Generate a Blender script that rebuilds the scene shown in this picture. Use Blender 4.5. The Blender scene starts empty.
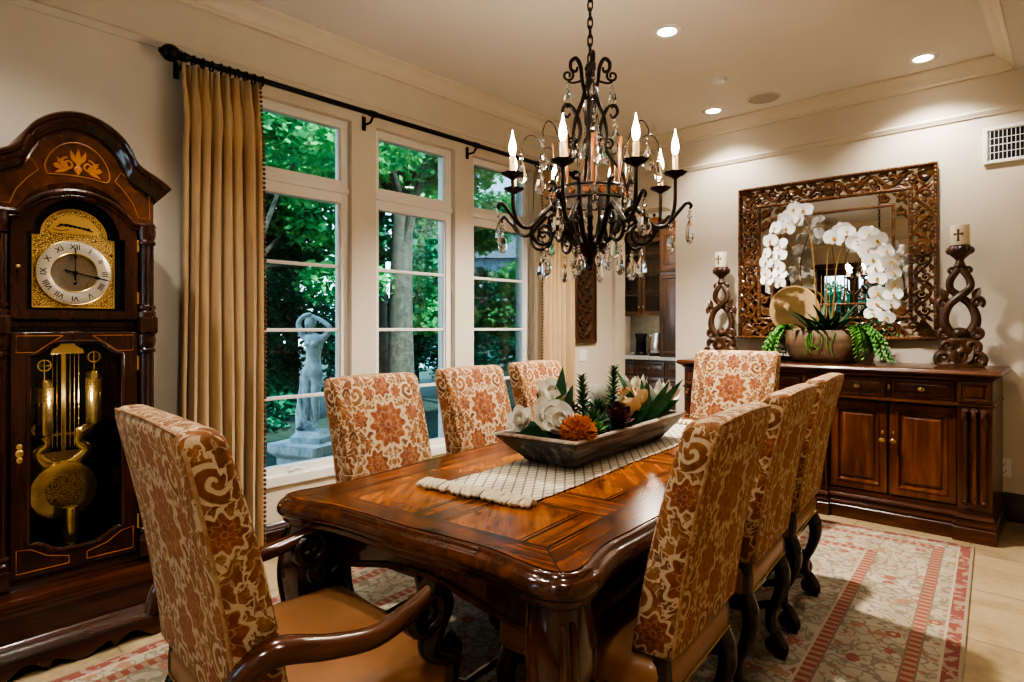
import bpy, math, random
from mathutils import Vector, Matrix
import numpy as np
random.seed(7)
PI = math.pi
SC = bpy.context.scene
COL = SC.collection

# ------------------------------------------------------------------ node helpers
class S:
    def __init__(s, nb, k): s.nb = nb; s.k = k
    def _o(s, op, b=None, c=None): return s.nb.m(op, s, b, c)
    def __add__(s, b): return s._o('ADD', b)
    __radd__ = __add__
    def __sub__(s, b): return s._o('SUBTRACT', b)
    def __rsub__(s, b): return s.nb.m('SUBTRACT', b, s)
    def __mul__(s, b): return s._o('MULTIPLY', b)
    __rmul__ = __mul__
    def __truediv__(s, b): return s._o('DIVIDE', b)
    def __rtruediv__(s, b): return s.nb.m('DIVIDE', b, s)
    def __lt__(s, b): return s._o('LESS_THAN', b)
    def __gt__(s, b): return s._o('GREATER_THAN', b)
    def __neg__(s): return s._o('MULTIPLY', -1.0)
    def abs(s): return s._o('ABSOLUTE')
    def sin(s): return s._o('SINE')
    def cos(s): return s._o('COSINE')
    def sqrt(s): return s._o('SQRT')
    def floor(s): return s._o('FLOOR')
    def fract(s): return s._o('FRACT')
    def min(s, b): return s._o('MINIMUM', b)
    def max(s, b): return s._o('MAXIMUM', b)
    def pp(s, b): return s._o('PINGPONG', b)
    def mod(s, b): return s._o('FLOORED_MODULO', b)
    def atan2(s, b): return s._o('ARCTAN2', b)

class NB:
    def __init__(s, nt): s.nt = nt; s.L = nt.links.new
    def n(s, t): return s.nt.nodes.new(t)
    def put(s, sock, v):
        if isinstance(v, S): s.L(v.k, sock)
        elif hasattr(v, 'is_linked'): s.L(v, sock)
        elif isinstance(v, (tuple, list)):
            sock.default_value = tuple(v) + ((1.0,) if len(v) == 3 and len(sock.default_value) == 4 else ())
        else: sock.default_value = v
    def m(s, op, a, b=None, c=None):
        n = s.n('ShaderNodeMath'); n.operation = op
        for i, v in enumerate((a, b, c)):
            if v is not None: s.put(n.inputs[i], v)
        return S(s, n.outputs[0])
    def obj(s):
        t = s.n('ShaderNodeTexCoord'); x = s.n('ShaderNodeSeparateXYZ'); s.L(t.outputs['Object'], x.inputs[0])
        return [S(s, o) for o in x.outputs]
    def vec(s, x, y, z):
        n = s.n('ShaderNodeCombineXYZ')
        for i, v in enumerate((x, y, z)): s.put(n.inputs[i], v)
        return n.outputs[0]
    def noise(s, v, scale, detail=3, rough=.5, dist=0):
        n = s.n('ShaderNodeTexNoise'); s.L(v, n.inputs['Vector'])
        n.inputs['Scale'].default_value = scale; n.inputs['Detail'].default_value = detail
        n.inputs['Roughness'].default_value = rough; n.inputs['Distortion'].default_value = dist
        return S(s, n.outputs['Fac'])
    def vor(s, v, scale, feature='F1', out='Distance', rnd=1.0):
        n = s.n('ShaderNodeTexVoronoi'); n.feature = feature; s.L(v, n.inputs['Vector'])
        n.inputs['Scale'].default_value = scale; n.inputs['Randomness'].default_value = rnd
        o = n.outputs[out]
        return S(s, o) if out == 'Distance' else o
    def ss(s, x, a, b, lo=0.0, hi=1.0):
        n = s.n('ShaderNodeMapRange'); n.interpolation_type = 'SMOOTHSTEP'
        s.put(n.inputs[0], x)
        for i, v in enumerate((a, b, lo, hi)): s.put(n.inputs[i+1], v)
        return S(s, n.outputs[0])
    def ramp(s, f, stops):
        n = s.n('ShaderNodeValToRGB'); s.put(n.inputs[0], f)
        e = n.color_ramp.elements
        while len(e) < len(stops): e.new(.5)
        for i, (p, c) in enumerate(stops): e[i].position = p; e[i].color = tuple(c) + (1,)
        return n.outputs[0]
    def mix(s, f, a, b):
        n = s.n('ShaderNodeMix'); n.data_type = 'RGBA'
        s.put(n.inputs[0], f); s.put(n.inputs[6], a); s.put(n.inputs[7], b)
        return n.outputs[2]
    def rand(s):
        n = s.n('ShaderNodeObjectInfo'); return S(s, n.outputs['Random'])

def mat(name, color=(.5, .5, .5), rough=.5, metal=0, fn=None, coat=0, spec=.5, trans=0, emit=None, es=0, sheen=0, sub=0, bump=None):
    m = bpy.data.materials.new(name); m.use_nodes = True
    nt = m.node_tree; b = nt.nodes['Principled BSDF']; nb = NB(nt)
    I = b.inputs
    I['Base Color'].default_value = tuple(color) + (1,)
    I['Roughness'].default_value = rough; I['Metallic'].default_value = metal
    I['Coat Weight'].default_value = coat; I['Coat Roughness'].default_value = .08
    I['Specular IOR Level'].default_value = spec
    I['Transmission Weight'].default_value = trans
    I['Sheen Weight'].default_value = sheen
    if emit: I['Emission Color'].default_value = tuple(emit) + (1,); I['Emission Strength'].default_value = es
    if fn:
        r = fn(nb)
        if isinstance(r, dict):
            for k, v in r.items():
                if k == 'bump':
                    h, st, di = v
                    bp = nb.n('ShaderNodeBump'); bp.inputs['Strength'].default_value = st; bp.inputs['Distance'].default_value = di
                    nb.put(bp.inputs['Height'], h); nb.L(bp.outputs[0], I['Normal'])
                else: nb.put(I[k], v)
        else: nb.put(I['Base Color'], r)
    return m

def wood(name, stops, rough=.3, coat=.3, grain='z', sc=1.0, bump=.15):
    def fn(nb):
        x, y, z = nb.obj()
        k = dict(x=(.12, 1, 1), y=(1, .12, 1), z=(1, 1, .12))[grain]
        v = nb.vec(x*k[0], y*k[1], z*k[2])
        a = nb.noise(v, 26*sc, 5, .6, .4)
        c = nb.noise(nb.vec(x*k[0]*.5, y*k[1]*.5, z*k[2]*2), 6*sc, 2)
        f = a*.62 + c*.38
        return {'Base Color': nb.ramp(f, stops), 'bump': (a, bump, .004)}
    return mat(name, rough=rough, coat=coat, fn=fn)

def speck(name, c1, c2, scale=20, rough=.7, bump=0, **kw):
    def fn(nb):
        x, y, z = nb.obj(); a = nb.noise(nb.vec(x, y, z), scale, 4, .6)
        r = {'Base Color': nb.ramp(a, [(.3, c1), (.7, c2)])}
        if bump: r['bump'] = (a, bump, .01)
        return r
    return mat(name, rough=rough, fn=fn, **kw)

# ------------------------------------------------------------------ mesh helpers
class MB:
    def __init__(s): s.v = []; s.f = []; s.M = None
    def at(s, loc=(0, 0, 0), rz=0, rx=0, ry=0, sc=1):
        s.M = Matrix.Translation(loc) @ Matrix.Rotation(rz, 4, 'Z') @ Matrix.Rotation(ry, 4, 'Y') @ Matrix.Rotation(rx, 4, 'X') @ Matrix.Scale(sc, 4)
        return s
    def mat(s, M): s.M = M; return s
    def add(s, vs, fs):
        o = len(s.v)
        if s.M is not None: vs = [tuple(s.M @ Vector(p)) for p in vs]
        s.v += [tuple(p) for p in vs]; s.f += [tuple(i + o for i in f) for f in fs]
        return s
    def box(s, x0, x1, y0, y1, z0, z1):
        vs = [(x, y, z) for z in (z0, z1) for x, y in ((x0, y0), (x1, y0), (x1, y1), (x0, y1))]
        return s.add(vs, [(3, 2, 1, 0), (4, 5, 6, 7), (0, 1, 5, 4), (1, 2, 6, 5), (2, 3, 7, 6), (3, 0, 4, 7)])
    def loft(s, rings, cap0=True, cap1=True, closed=True):
        n = len(rings[0]); vs = [p for r in rings for p in r]; fs = []
        for i in range(len(rings) - 1):
            for j in range(n if closed else n - 1):
                k = (j + 1) % n
                fs.append((i*n + j, i*n + k, (i+1)*n + k, (i+1)*n + j))
        if cap0: fs.append(tuple(range(n - 1, -1, -1)))
        if cap1: fs.append(tuple((len(rings) - 1)*n + j for j in range(n)))
        return s.add(vs, fs)
    def prism(s, poly, d0, d1, ax='y'):
        # poly in the plane normal to ax, extruded d0..d1
        f = dict(y=lambda a, b, d: (a, d, b), x=lambda a, b, d: (d, a, b), z=lambda a, b, d: (a, b, d))[ax]
        return s.loft([[f(a, b, d0) for a, b in poly], [f(a, b, d1) for a, b in poly]])
    def lathe(s, prof, n=20, c=(0, 0, 0), sx=1, sy=1):
        return s.loft([[(c[0] + r*sx*math.cos(2*PI*j/n), c[1] + r*sy*math.sin(2*PI*j/n), c[2] + z) for j in range(n)] for r, z in prof])
    def tube(s, path, rad, n=8, flat=1.0, up=None):
        P = [Vector(p) for p in path]; N = len(P)
        R = rad if isinstance(rad, (list, tuple)) else [rad]*N
        rings = []; t0 = None; nrm = None
        for i in range(N):
            t = (P[min(i+1, N-1)] - P[max(i-1, 0)])
            t = t.normalized() if t.length > 1e-9 else (t0 or Vector((0, 0, 1)))
            if nrm is None:
                a = Vector(up) if up else (Vector((0, 0, 1)) if abs(t.z) < .9 else Vector((1, 0, 0)))
                nrm = (a - t*a.dot(t)).normalized()
            else:
                nrm = nrm - t*nrm.dot(t)
                nrm = nrm.normalized() if nrm.length > 1e-6 else Vector((1, 0, 0))
            b = t.cross(nrm); t0 = t
            rings.append([tuple(P[i] + nrm*(R[i]*math.cos(2*PI*j/n)) + b*(R[i]*flat*math.sin(2*PI*j/n))) for j in range(n)])
        return s.loft(rings)
    def ball(s, c, r, n=10, m=6, sc=(1, 1, 1)):
        return s.loft([[(c[0] + r*sc[0]*math.sin(PI*i/m)*math.cos(2*PI*j/n), c[1] + r*sc[1]*math.sin(PI*i/m)*math.sin(2*PI*j/n), c[2] - r*sc[2]*math.cos(PI*i/m)) for j in range(n)]
                       for i in [.12] + list(range(1, m)) + [m - .12]])
    def leaf(s, base, d, up, L, W, curl=0.0, n=5, cup=0.0, pw=.8, tip=.0, oval=False):
        d = Vector(d).normalized(); up = Vector(up); up = (up - d*up.dot(d)); up = up.normalized() if up.length > 1e-6 else d.orthogonal().normalized()
        sd = d.cross(up); vs = []; fs = []; base = Vector(base)
        for i in range(n + 1):
            t = i/n; a = curl*t
            if abs(curl) > 1e-4: c = base + d*(L*math.sin(a)/curl) + up*(-L*(1 - math.cos(a))/curl)
            else: c = base + d*(L*t)
            w = W*.5*(math.sqrt(max(.02, 1 - (2*min(1, .03 + .955*t**pw) - 1)**2)) if oval else max(math.sin(PI*min(1, t**pw*.94 + .05)), tip))
            u = up*math.cos(a) + d*math.sin(a)
            for k in (-1, 0, 1): vs.append(c + sd*(w*k) + u*(cup*w*abs(k)))
        for i in range(n):
            for k in (0, 1):
                q = i*3 + k; fs.append((q, q + 1, q + 4, q + 3))
        return s.add(vs, fs)
    def rings(s, w, h, prof, y0=0, sgn=-1):
        # nested rectangles in the xz plane (raised panels): prof = [(inset, depth)]
        R = []
        for i, d in prof:
            a, b = w/2 - i, h/2 - i
            R.append([(-a, y0 + sgn*d, -b), (a, y0 + sgn*d, -b), (a, y0 + sgn*d, b), (-a, y0 + sgn*d, b)])
        return s.loft(R)
    def build(s, name, m, parent=None, smooth=40, bevel=0, seg=2, loc=None):
        me = bpy.data.meshes.new(name); me.from_pydata(s.v, [], s.f)
        me.validate()
        if smooth:
            me.polygons.foreach_set('use_smooth', [True]*len(me.polygons))
            me.update(); me.set_sharp_from_angle(angle=math.radians(smooth))
        me.update()
        o = bpy.data.objects.new(name, me); COL.objects.link(o)
        if m: me.materials.append(m)
        if parent: o.parent = parent
        if loc: o.location = loc
        if bevel:
            b = o.modifiers.new('Bevel', 'BEVEL'); b.width = bevel; b.segments = seg; b.limit_method = 'ANGLE'; b.angle_limit = math.radians(35)
        return o

def empty(name, loc=(0, 0, 0), rz=0, label=None, cat=None, group=None):
    o = bpy.data.objects.new(name, None); COL.objects.link(o); o.location = loc; o.rotation_euler = (0, 0, rz); o.empty_display_size = .05
    return tag(o, label, cat, group)
def tag(o, label=None, cat=None, group=None, kind=None):
    for k, v in (('label', label), ('category', cat), ('group', group), ('kind', kind)):
        if v: o[k] = v
    return o
def struct(o): o['kind'] = 'structure'; return o
def copy_tree(o, parent=None):
    c = o.copy(); COL.objects.link(c)
    if parent: c.parent = parent
    for ch in list(o.children): copy_tree(ch, c)
    return c
def rrect(w, d, r, n=3, cx=0, cy=0):
    P = []
    for q, (sx, sy) in enumerate(((1, 1), (-1, 1), (-1, -1), (1, -1))):
        for i in range(n + 1):
            a = q*PI/2 + i*PI/2/n
            P.append((cx + sx*(w/2 - r) + r*math.cos(a), cy + sy*(d/2 - r) + r*math.sin(a)))
    return P
def crom(P, n=6, closed=False):
    P = [Vector(p) for p in P]; N = len(P); out = []
    for i in range(N if closed else N - 1):
        p0, p1, p2, p3 = (P[(i-1) % N] if closed or i else P[0]*2 - P[1]), P[i], P[(i+1) % N], (P[(i+2) % N] if closed or i + 2 < N else P[-1]*2 - P[-2])
        for k in range(n):
            t = k/n
            out.append(.5*((2*p1) + (p2 - p0)*t + (2*p0 - 5*p1 + 4*p2 - p3)*t*t + (3*p1 - p0 - 3*p2 + p3)*t**3))
    if not closed: out.append(P[-1])
    return out
def spiral(cx, cz, r0, r1, a0, turns, n=20):
    return [(cx + (r0 + (r1 - r0)*i/n)*math.cos(a0 + turns*2*PI*i/n), cz + (r0 + (r1 - r0)*i/n)*math.sin(a0 + turns*2*PI*i/n)) for i in range(n + 1)]
def lerp(a, b, t): return a + (b - a)*t
def taper(n, *ks):
    # piecewise-linear radii over n points
    out = []
    for i in range(n):
        t = i/(n - 1)*(len(ks) - 1); j = min(int(t), len(ks) - 2); out.append(lerp(ks[j], ks[j+1], t - j))
    return out

# ------------------------------------------------------------------ materials
M = {}
M['wall'] = speck('wall_paint', (.63, .56, .455), (.66, .585, .475), 3, .85)
M['ceil'] = speck('ceiling_paint', (.70, .645, .585), (.72, .665, .60), 2, .9)
M['trim'] = mat('cream_trim', (.70, .62, .50), .45)
M['white'] = mat('white_frame', (.78, .74, .68), .4)
M['plate'] = mat('white_plate', (.8, .78, .74), .4)
M['dark'] = mat('black_gap', (.008, .008, .009), .7)
CH = [(.25, (.018, .005, .002)), (.5, (.085, .024, .007)), (.75, (.19, .062, .017))]
M['cherry'] = wood('dark_cherry', [(.25, (.010, .0035, .002)), (.5, (.040, .011, .005)), (.75, (.095, .028, .010))], .22, .5)
M['cherryx'] = wood('dark_cherry_cross', [(.25, (.010, .0035, .002)), (.5, (.055, .015, .006)), (.75, (.12, .036, .013))], .22, .4, 'x')
M['burl'] = speck('burl_veneer', (.045, .014, .006), (.15, .05, .018), 16, .22, coat=.4)
M['inlay'] = mat('amber_inlay', (.42, .16, .035), .3)
M['side'] = wood('sideboard_wood', [(.3, (.020, .007, .003)), (.5, (.08, .024, .008)), (.72, (.20, .068, .018))], .3, .35)
M['sidex'] = wood('sideboard_wood_cross', [(.3, (.018, .006, .003)), (.5, (.07, .021, .007)), (.72, (.17, .056, .016))], .3, .35, 'x')
M['sidep'] = wood('sideboard_panel', [(.28, (.03, .009, .004)), (.5, (.115, .033, .009)), (.75, (.27, .088, .021))], .3, .35)
M['leg'] = wood('chair_wood', [(.3, (.007, .0035, .002)), (.55, (.026, .010, .005)), (.8, (.065, .024, .010))], .25, .4)
M['arm'] = wood('arm_wood', [(.25, (.025, .008, .003)), (.5, (.09, .026, .008)), (.78, (.18, .06, .018))], .2, .6, 'y')
M['tabw'] = wood('table_wood', [(.25, (.016, .005, .002)), (.5, (.075, .022, .007)), (.78, (.19, .065, .018))], .16, .7, 'y')
M['tabl'] = wood('table_leg_wood', [(.25, (.014, .005, .002)), (.5, (.065, .019, .006)), (.78, (.16, .052, .014))], .16, .7, 'z')
M['base'] = wood('baseboard_wood', [(.3, (.012, .004, .002)), (.5, (.035, .010, .004)), (.75, (.07, .022, .008))], .3, .4, 'y')
M['pant'] = wood('pantry_wood', [(.3, (.02, .009, .004)), (.5, (.07, .028, .010)), (.75, (.15, .066, .022))], .35, .3)
M['carve'] = wood('carved_wood', [(.3, (.018, .007, .003)), (.5, (.075, .027, .009)), (.75, (.17, .068, .022))], .35, .25)
M['carve2'] = wood('carved_candle_wood', [(.3, (.014, .006, .003)), (.5, (.065, .027, .010)), (.75, (.16, .072, .027))], .35, .2)
M['leather'] = speck('tan_leather', (.27, .125, .052), (.36, .175, .078), 7, .36, coat=.12)
M['brass'] = mat('polished_brass', (.95, .74, .36), .2, .92)
def f(nb):
    x, y, z = nb.obj(); v = nb.vec(x, y, z)
    a = nb.vor(v, 120, 'DISTANCE_TO_EDGE'); c = nb.noise(v, 90, 2)
    return {'Base Color': nb.mix(nb.ss(a, .02, .16), (.09, .045, .012), (.88, .64, .27)), 'bump': (a, .6, .002)}
M['fret'] = mat('engraved_brass', rough=.3, metal=.85, fn=f)
M['silver'] = mat('silvered_dial', (.80, .76, .66), .28, .7)
M['gold'] = mat('satin_gold', (.80, .55, .2), .3, .9)
M['knob'] = mat('antique_brass', (.50, .36, .17), .3, 1)
M['iron'] = speck('bronzed_iron', (.012, .009, .007), (.035, .022, .014), 40, .45, metal=.6)
M['ironb'] = mat('black_iron', (.012, .010, .010), .35, .5)
M['copper'] = speck('copper_band', (.16, .055, .02), (.34, .13, .05), 50, .4, metal=.5)
M['slat'] = wood('amber_wood_slat', [(.25, (.15, .042, .009)), (.5, (.24, .075, .017)), (.75, (.34, .12, .03))], .4, .2, 'z', 1.5)
M['ring'] = speck('aged_ring_metal', (.05, .042, .036), (.15, .125, .10), 30, .5, metal=.5)
M['sleeve'] = mat('ivory_sleeve', (.80, .60, .36), .5, emit=(1, .6, .25), es=.25)  # weak emission puts the bulbs' glow into the sleeve itself
M['bulb'] = mat('lit_bulb', (1, .9, .7), .3, emit=(1, .78, .48), es=28)
M['lens'] = mat('lit_lens', (1, .95, .85), .3, emit=(1, .9, .75), es=22)
M['crystal'] = mat('cut_crystal', (.93, .95, .97), .03, trans=1.0)
M['mirror'] = mat('mirror_silver', (.90, .88, .83), .01, 1)
M['mirrorf'] = wood('gilt_brown_frame', [(.3, (.035, .014, .006)), (.5, (.15, .06, .02)), (.75, (.30, .14, .05))], .33, .25, 'x')
M['wax'] = mat('ivory_wax', (.82, .74, .56), .45)
M['cross'] = mat('brown_cross', (.10, .045, .015), .5)
M['planter'] = wood('planter_wood', [(.3, (.055, .028, .013)), (.5, (.15, .085, .042)), (.75, (.27, .17, .09))], .6, 0, 'x')
M['green'] = speck('leaf_green', (.02, .085, .012), (.07, .20, .035), 14, .45)
M['dgreen'] = speck('dark_leaf_green', (.008, .045, .014), (.03, .10, .035), 14, .35)
M['fern'] = speck('fern_green', (.035, .16, .015), (.13, .36, .05), 30, .5)
M['succ'] = speck('succulent_green', (.03, .07, .022), (.10, .19, .07), 60, .55)
M['aloe'] = speck('aloe_green', (.015, .09, .035), (.06, .21, .08), 25, .4)
M['stem'] = mat('orchid_stem', (.28, .16, .05), .5)
M['petal'] = mat('white_petal', (.88, .87, .84), .5)
M['mag'] = mat('magnolia_petal', (.80, .76, .66), .5)
M['cream'] = mat('cream_petal', (.66, .50, .30), .55)
M['yellow'] = mat('yellow_core', (.62, .36, .05), .5)
M['orange'] = speck('orange_bristle', (.42, .10, .008), (.68, .24, .02), 30, .6)
M['wine'] = speck('wine_scale', (.035, .010, .008), (.14, .035, .024), 40, .5)
M['disc'] = speck('pale_wood_disc', (.46, .29, .14), (.60, .41, .22), 7, .85, spec=.15)
M['trench'] = wood('grey_dough_bowl', [(.36, (.010, .010, .010)), (.5, (.06, .058, .056)), (.62, (.29, .285, .28))], .5, .15, 'y')
M['trim_bowl'] = wood('pale_bowl_rim', [(.36, (.12, .055, .025)), (.5, (.26, .19, .14)), (.62, (.58, .53, .47))], .4, .1, 'y')
M['tassel'] = speck('cream_tassel', (.50, .41, .28), (.68, .59, .44), 60, .9)
def f(nb):
    x, y, z = nb.obj(); a = nb.noise(nb.vec(x*60, y*60, z*2), 3, 3)
    c = nb.noise(nb.vec(x, y, z), 300, 2)
    return {'Base Color': nb.ramp(a*.6 + c*.4, [(.3, (.40, .265, .13)), (.7, (.56, .39, .21))]), 'bump': (c, .1, .002)}
M['curtain'] = mat('gold_curtain', rough=.75, fn=f, sheen=.3)
M['bead'] = mat('curtain_bead', (.15, .065, .025), .5)
def f(nb):
    x, y, z = nb.obj(); v = nb.vec(x, y, z)
    k1 = ((x*.85 + y*.52)*30).fract() - .5; k2 = ((x*.85 - y*.52)*30).fract() - .5
    l = (k1.abs() < .085).max(k2.abs() < .085)
    w = nb.noise(v, 220, 2)
    return {'Base Color': nb.mix(l*.8, nb.ramp(w, [(.3, (.52, .44, .32)), (.7, (.66, .58, .44))]), (.10, .085, .07)), 'bump': (w, .3, .002)}
M['runner'] = mat('woven_runner', rough=.95, fn=f)
def f(nb):
    x, y, z = nb.obj(); v = nb.vec(x, y, z)
    a = nb.noise(v, 7, 4, .6); g = nb.noise(nb.vec(x, y, z*.4), 40, 3)
    return {'Base Color': nb.ramp(a*.7 + g*.3, [(.3, (.14, .17, .18)), (.55, (.34, .36, .35)), (.75, (.55, .55, .5))]), 'bump': (g, .2, .01)}
M['stone'] = mat('weathered_stone', rough=.85, fn=f)
M['granite'] = speck('pale_granite', (.34, .30, .24), (.56, .52, .44), 40, .25)
M['tilew'] = speck('backsplash_tile', (.16, .14, .10), (.26, .23, .17), 12, .5)
M['steel'] = mat('brushed_steel', (.55, .55, .55), .25, 1)
M['bark'] = speck('tree_bark', (.028, .026, .018), (.085, .08, .055), 14, .9, bump=.5)
def foliage(name, a, b, c):
    m = bpy.data.materials.new(name); m.use_nodes = True; nt = m.node_tree; nt.nodes.remove(nt.nodes['Principled BSDF']); nb = NB(nt)
    x, y, z = nb.obj(); v = nb.vec(x, y, z)
    col = nb.ramp(nb.noise(v, 1.3, 3)*.5 + nb.noise(v, 9, 2)*.5, [(.33, a), (.5, b), (.66, c)])
    d = nb.n('ShaderNodeBsdfDiffuse'); t = nb.n('ShaderNodeBsdfTranslucent'); mx = nb.n('ShaderNodeMixShader'); mx.inputs[0].default_value = .45
    nb.put(d.inputs[0], col); nb.put(t.inputs[0], col); nb.L(d.outputs[0], mx.inputs[1]); nb.L(t.outputs[0], mx.inputs[2]); nb.L(mx.outputs[0], nt.nodes['Material Output'].inputs[0])
    return m
M['fol1'] = foliage('maple_leaves', (.03, .17, .09), (.12, .42, .15), (.36, .70, .26))
M['fol2'] = foliage('deep_green_leaves', (.015, .11, .075), (.05, .25, .13), (.15, .45, .2))  # deeper green than the maple leaves
M['fol3'] = foliage('hedge_leaves', (.008, .06, .045), (.025, .15, .09), (.07, .28, .14))
M['grass'] = speck('garden_ground', (.008, .022, .012), (.03, .055, .03), 5, .95)
M['house'] = mat('pale_stucco', (.35, .45, .52), .8)
M['roof'] = mat('slate_roof', (.20, .25, .29), .8)
# thin window glass
def glass(name, tint, refl):
    m = bpy.data.materials.new(name); m.use_nodes = True; nt = m.node_tree
    nb = NB(nt); nt.nodes.remove(nt.nodes['Principled BSDF'])
    t = nb.n('ShaderNodeBsdfTransparent'); t.inputs[0].default_value = tint + (1,)
    g = nb.n('ShaderNodeBsdfGlossy'); g.inputs['Roughness'].default_value = 0.0
    lw = nb.n('ShaderNodeFresnel'); lw.inputs[0].default_value = 1.45
    k = S(nb, lw.outputs[0])*refl
    mx = nb.n('ShaderNodeMixShader'); nb.put(mx.inputs[0], k); nb.L(t.outputs[0], mx.inputs[1]); nb.L(g.outputs[0], mx.inputs[2])
    nb.L(mx.outputs[0], nt.nodes['Material Output'].inputs[0]); return m
M['glass'] = glass('window_glass', (.80, .92, .96), .8)
M['cglass'] = glass('cabinet_glass', (.95, .95, .93), .6)

# damask: cream ground, rust flowers and scrolls; local x / z of a chair back
def damask(nb):
    x, y, z = nb.obj(); v0 = nb.vec(x, y, z)
    tcn = nb.n('ShaderNodeTexCoord'); sn = nb.n('ShaderNodeSeparateXYZ'); nb.L(tcn.outputs['Normal'], sn.inputs[0])
    nx, nz = S(nb, sn.outputs[0]).abs(), S(nb, sn.outputs[2])
    yr = y + .265 + (z - .5)*.19
    side = (nx > .72); topf = (nz > .72)
    q0 = x.abs()*(1 - side) + side*(yr + .10)
    z = z + topf*yr
    vq = nb.vec(q0, 0.0, z)
    wx = nb.noise(vq, 16, 2) - .5; wz = nb.noise(nb.vec(q0 + 3.1, 0.0, z), 16, 2) - .5
    u = q0 + wx*.022; w = (z - .5) + wz*.022
    wx2 = nb.noise(vq, 42, 2) - .5; wz2 = nb.noise(nb.vec(q0 + 7.3, 0.0, z), 42, 2) - .5
    ud = q0 + wx*.05 + wx2*.055; wd = z + wz*.05 + wz2*.055
    # curly leaf ground: cells with pale outlines
    cell = nb.vor(nb.vec(ud, 0.0, wd*.7), 34, 'DISTANCE_TO_EDGE')
    body = nb.ss(cell, .04, .085)
    vein = nb.vor(nb.vec(ud*1.6, 0.0, wd), 60, 'DISTANCE_TO_EDGE')
    body = body*(nb.ss(vein, .03, .10)*.25 + .75)
    shade = None
    def polar(cx, cz):
        a = u - cx; b = w - cz
        return (a*a + b*b).sqrt(), b.atan2(a)
    # small curling tendrils
    for cx, cz, R, sg, ph in ((.215, .13, .048, 1, 0), (.10, .315, .045, -1, .4), (.225, .30, .045, 1, .2), (.15, .50, .048, -1, .6), (.06, .03, .04, 1, .3), (.205, .44, .035, 1, .5)):
        r, t = polar(cx, cz)
        sp = (r*(1/.030) + t*(sg/(2*PI)) + ph).fract()
        k = (r < R); body = body*(1 - k) + k*nb.ss((sp - .5).abs(), .15, .24)
    # sweeping acanthus stems with serrated edges
    for c0, am, fr, ph in ((.150, .055, 11.5, 2.6), (.235, .04, 12.5, .4)):
        d = u - (c0 + (w*fr + ph).sin()*am)
        ser = (((w + d.abs()*1.1 + wx2*.05)*34).fract() - .5).abs()
        wd_ = ser*.030 + .013
        ins = d.abs() < wd_; halo = d.abs() < (wd_ + .008)
        body = body*(1 - halo) + ins*(nb.ss(ser, .05, .16)*.45 + .55)
    # flower heads with ringed petals
    for cx, cz, R, n, am in ((0, .365, .092, 11, .13), (.095, .205, .058, 9, .15), (0, .12, .055, 9, .15), (.15, .40, .036, 8, .16), (.0, .53, .045, 8, .15), (.165, .06, .042, 8, .16), (.255, .22, .038, 8, .15), (.08, .50, .028, 7, .16)):
        r, t = polar(cx, cz)
        rel = r/(((t*n).cos()*am + 1.0)*R)
        ins = (rel < 1.0); halo = (rel < 1.20)
        rp = nb.ss(((rel*2.4 + .1).fract() - .5).abs(), .06, .14)*.5 + nb.ss(((t*(n/PI*.5) + .25).fract() - .5).abs(), .02, .10)*.5
        body = body*(1 - halo) + ins*(nb.ss(rp, .3, .8)*.5 + .5)
        shade = ins if shade is None else shade.max(ins)
    tone = nb.noise(v0, 30, 3); tone2 = nb.noise(v0, 9, 1)
    rust = nb.ramp(tone*.6 + tone2*.4, [(.34, (.105, .036, .010)), (.5, (.22, .078, .019)), (.66, (.33, .145, .042))])
    rustf = nb.ramp(tone, [(.3, (.15, .036, .010)), (.55, (.27, .078, .020)), (.75, (.36, .14, .04))])
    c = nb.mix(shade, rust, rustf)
    c = nb.mix((S(nb, sn.outputs[1]) < -.72)*.36, c, (.43, .175, .048))  # rear face mixed towards tan: backlit sheen painted into the fabric colour
    weave = nb.noise(v0, 400, 2)
    ground = nb.ramp(weave, [(.3, (.47, .33, .19)), (.7, (.59, .44, .28))])
    return {'Base Color': nb.mix(body, ground, c), 'bump': (body, .25, .002)}
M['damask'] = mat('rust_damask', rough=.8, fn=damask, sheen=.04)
M['welt'] = speck('damask_piping', (.26, .10, .03), (.52, .34, .19), 45, .8)

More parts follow.
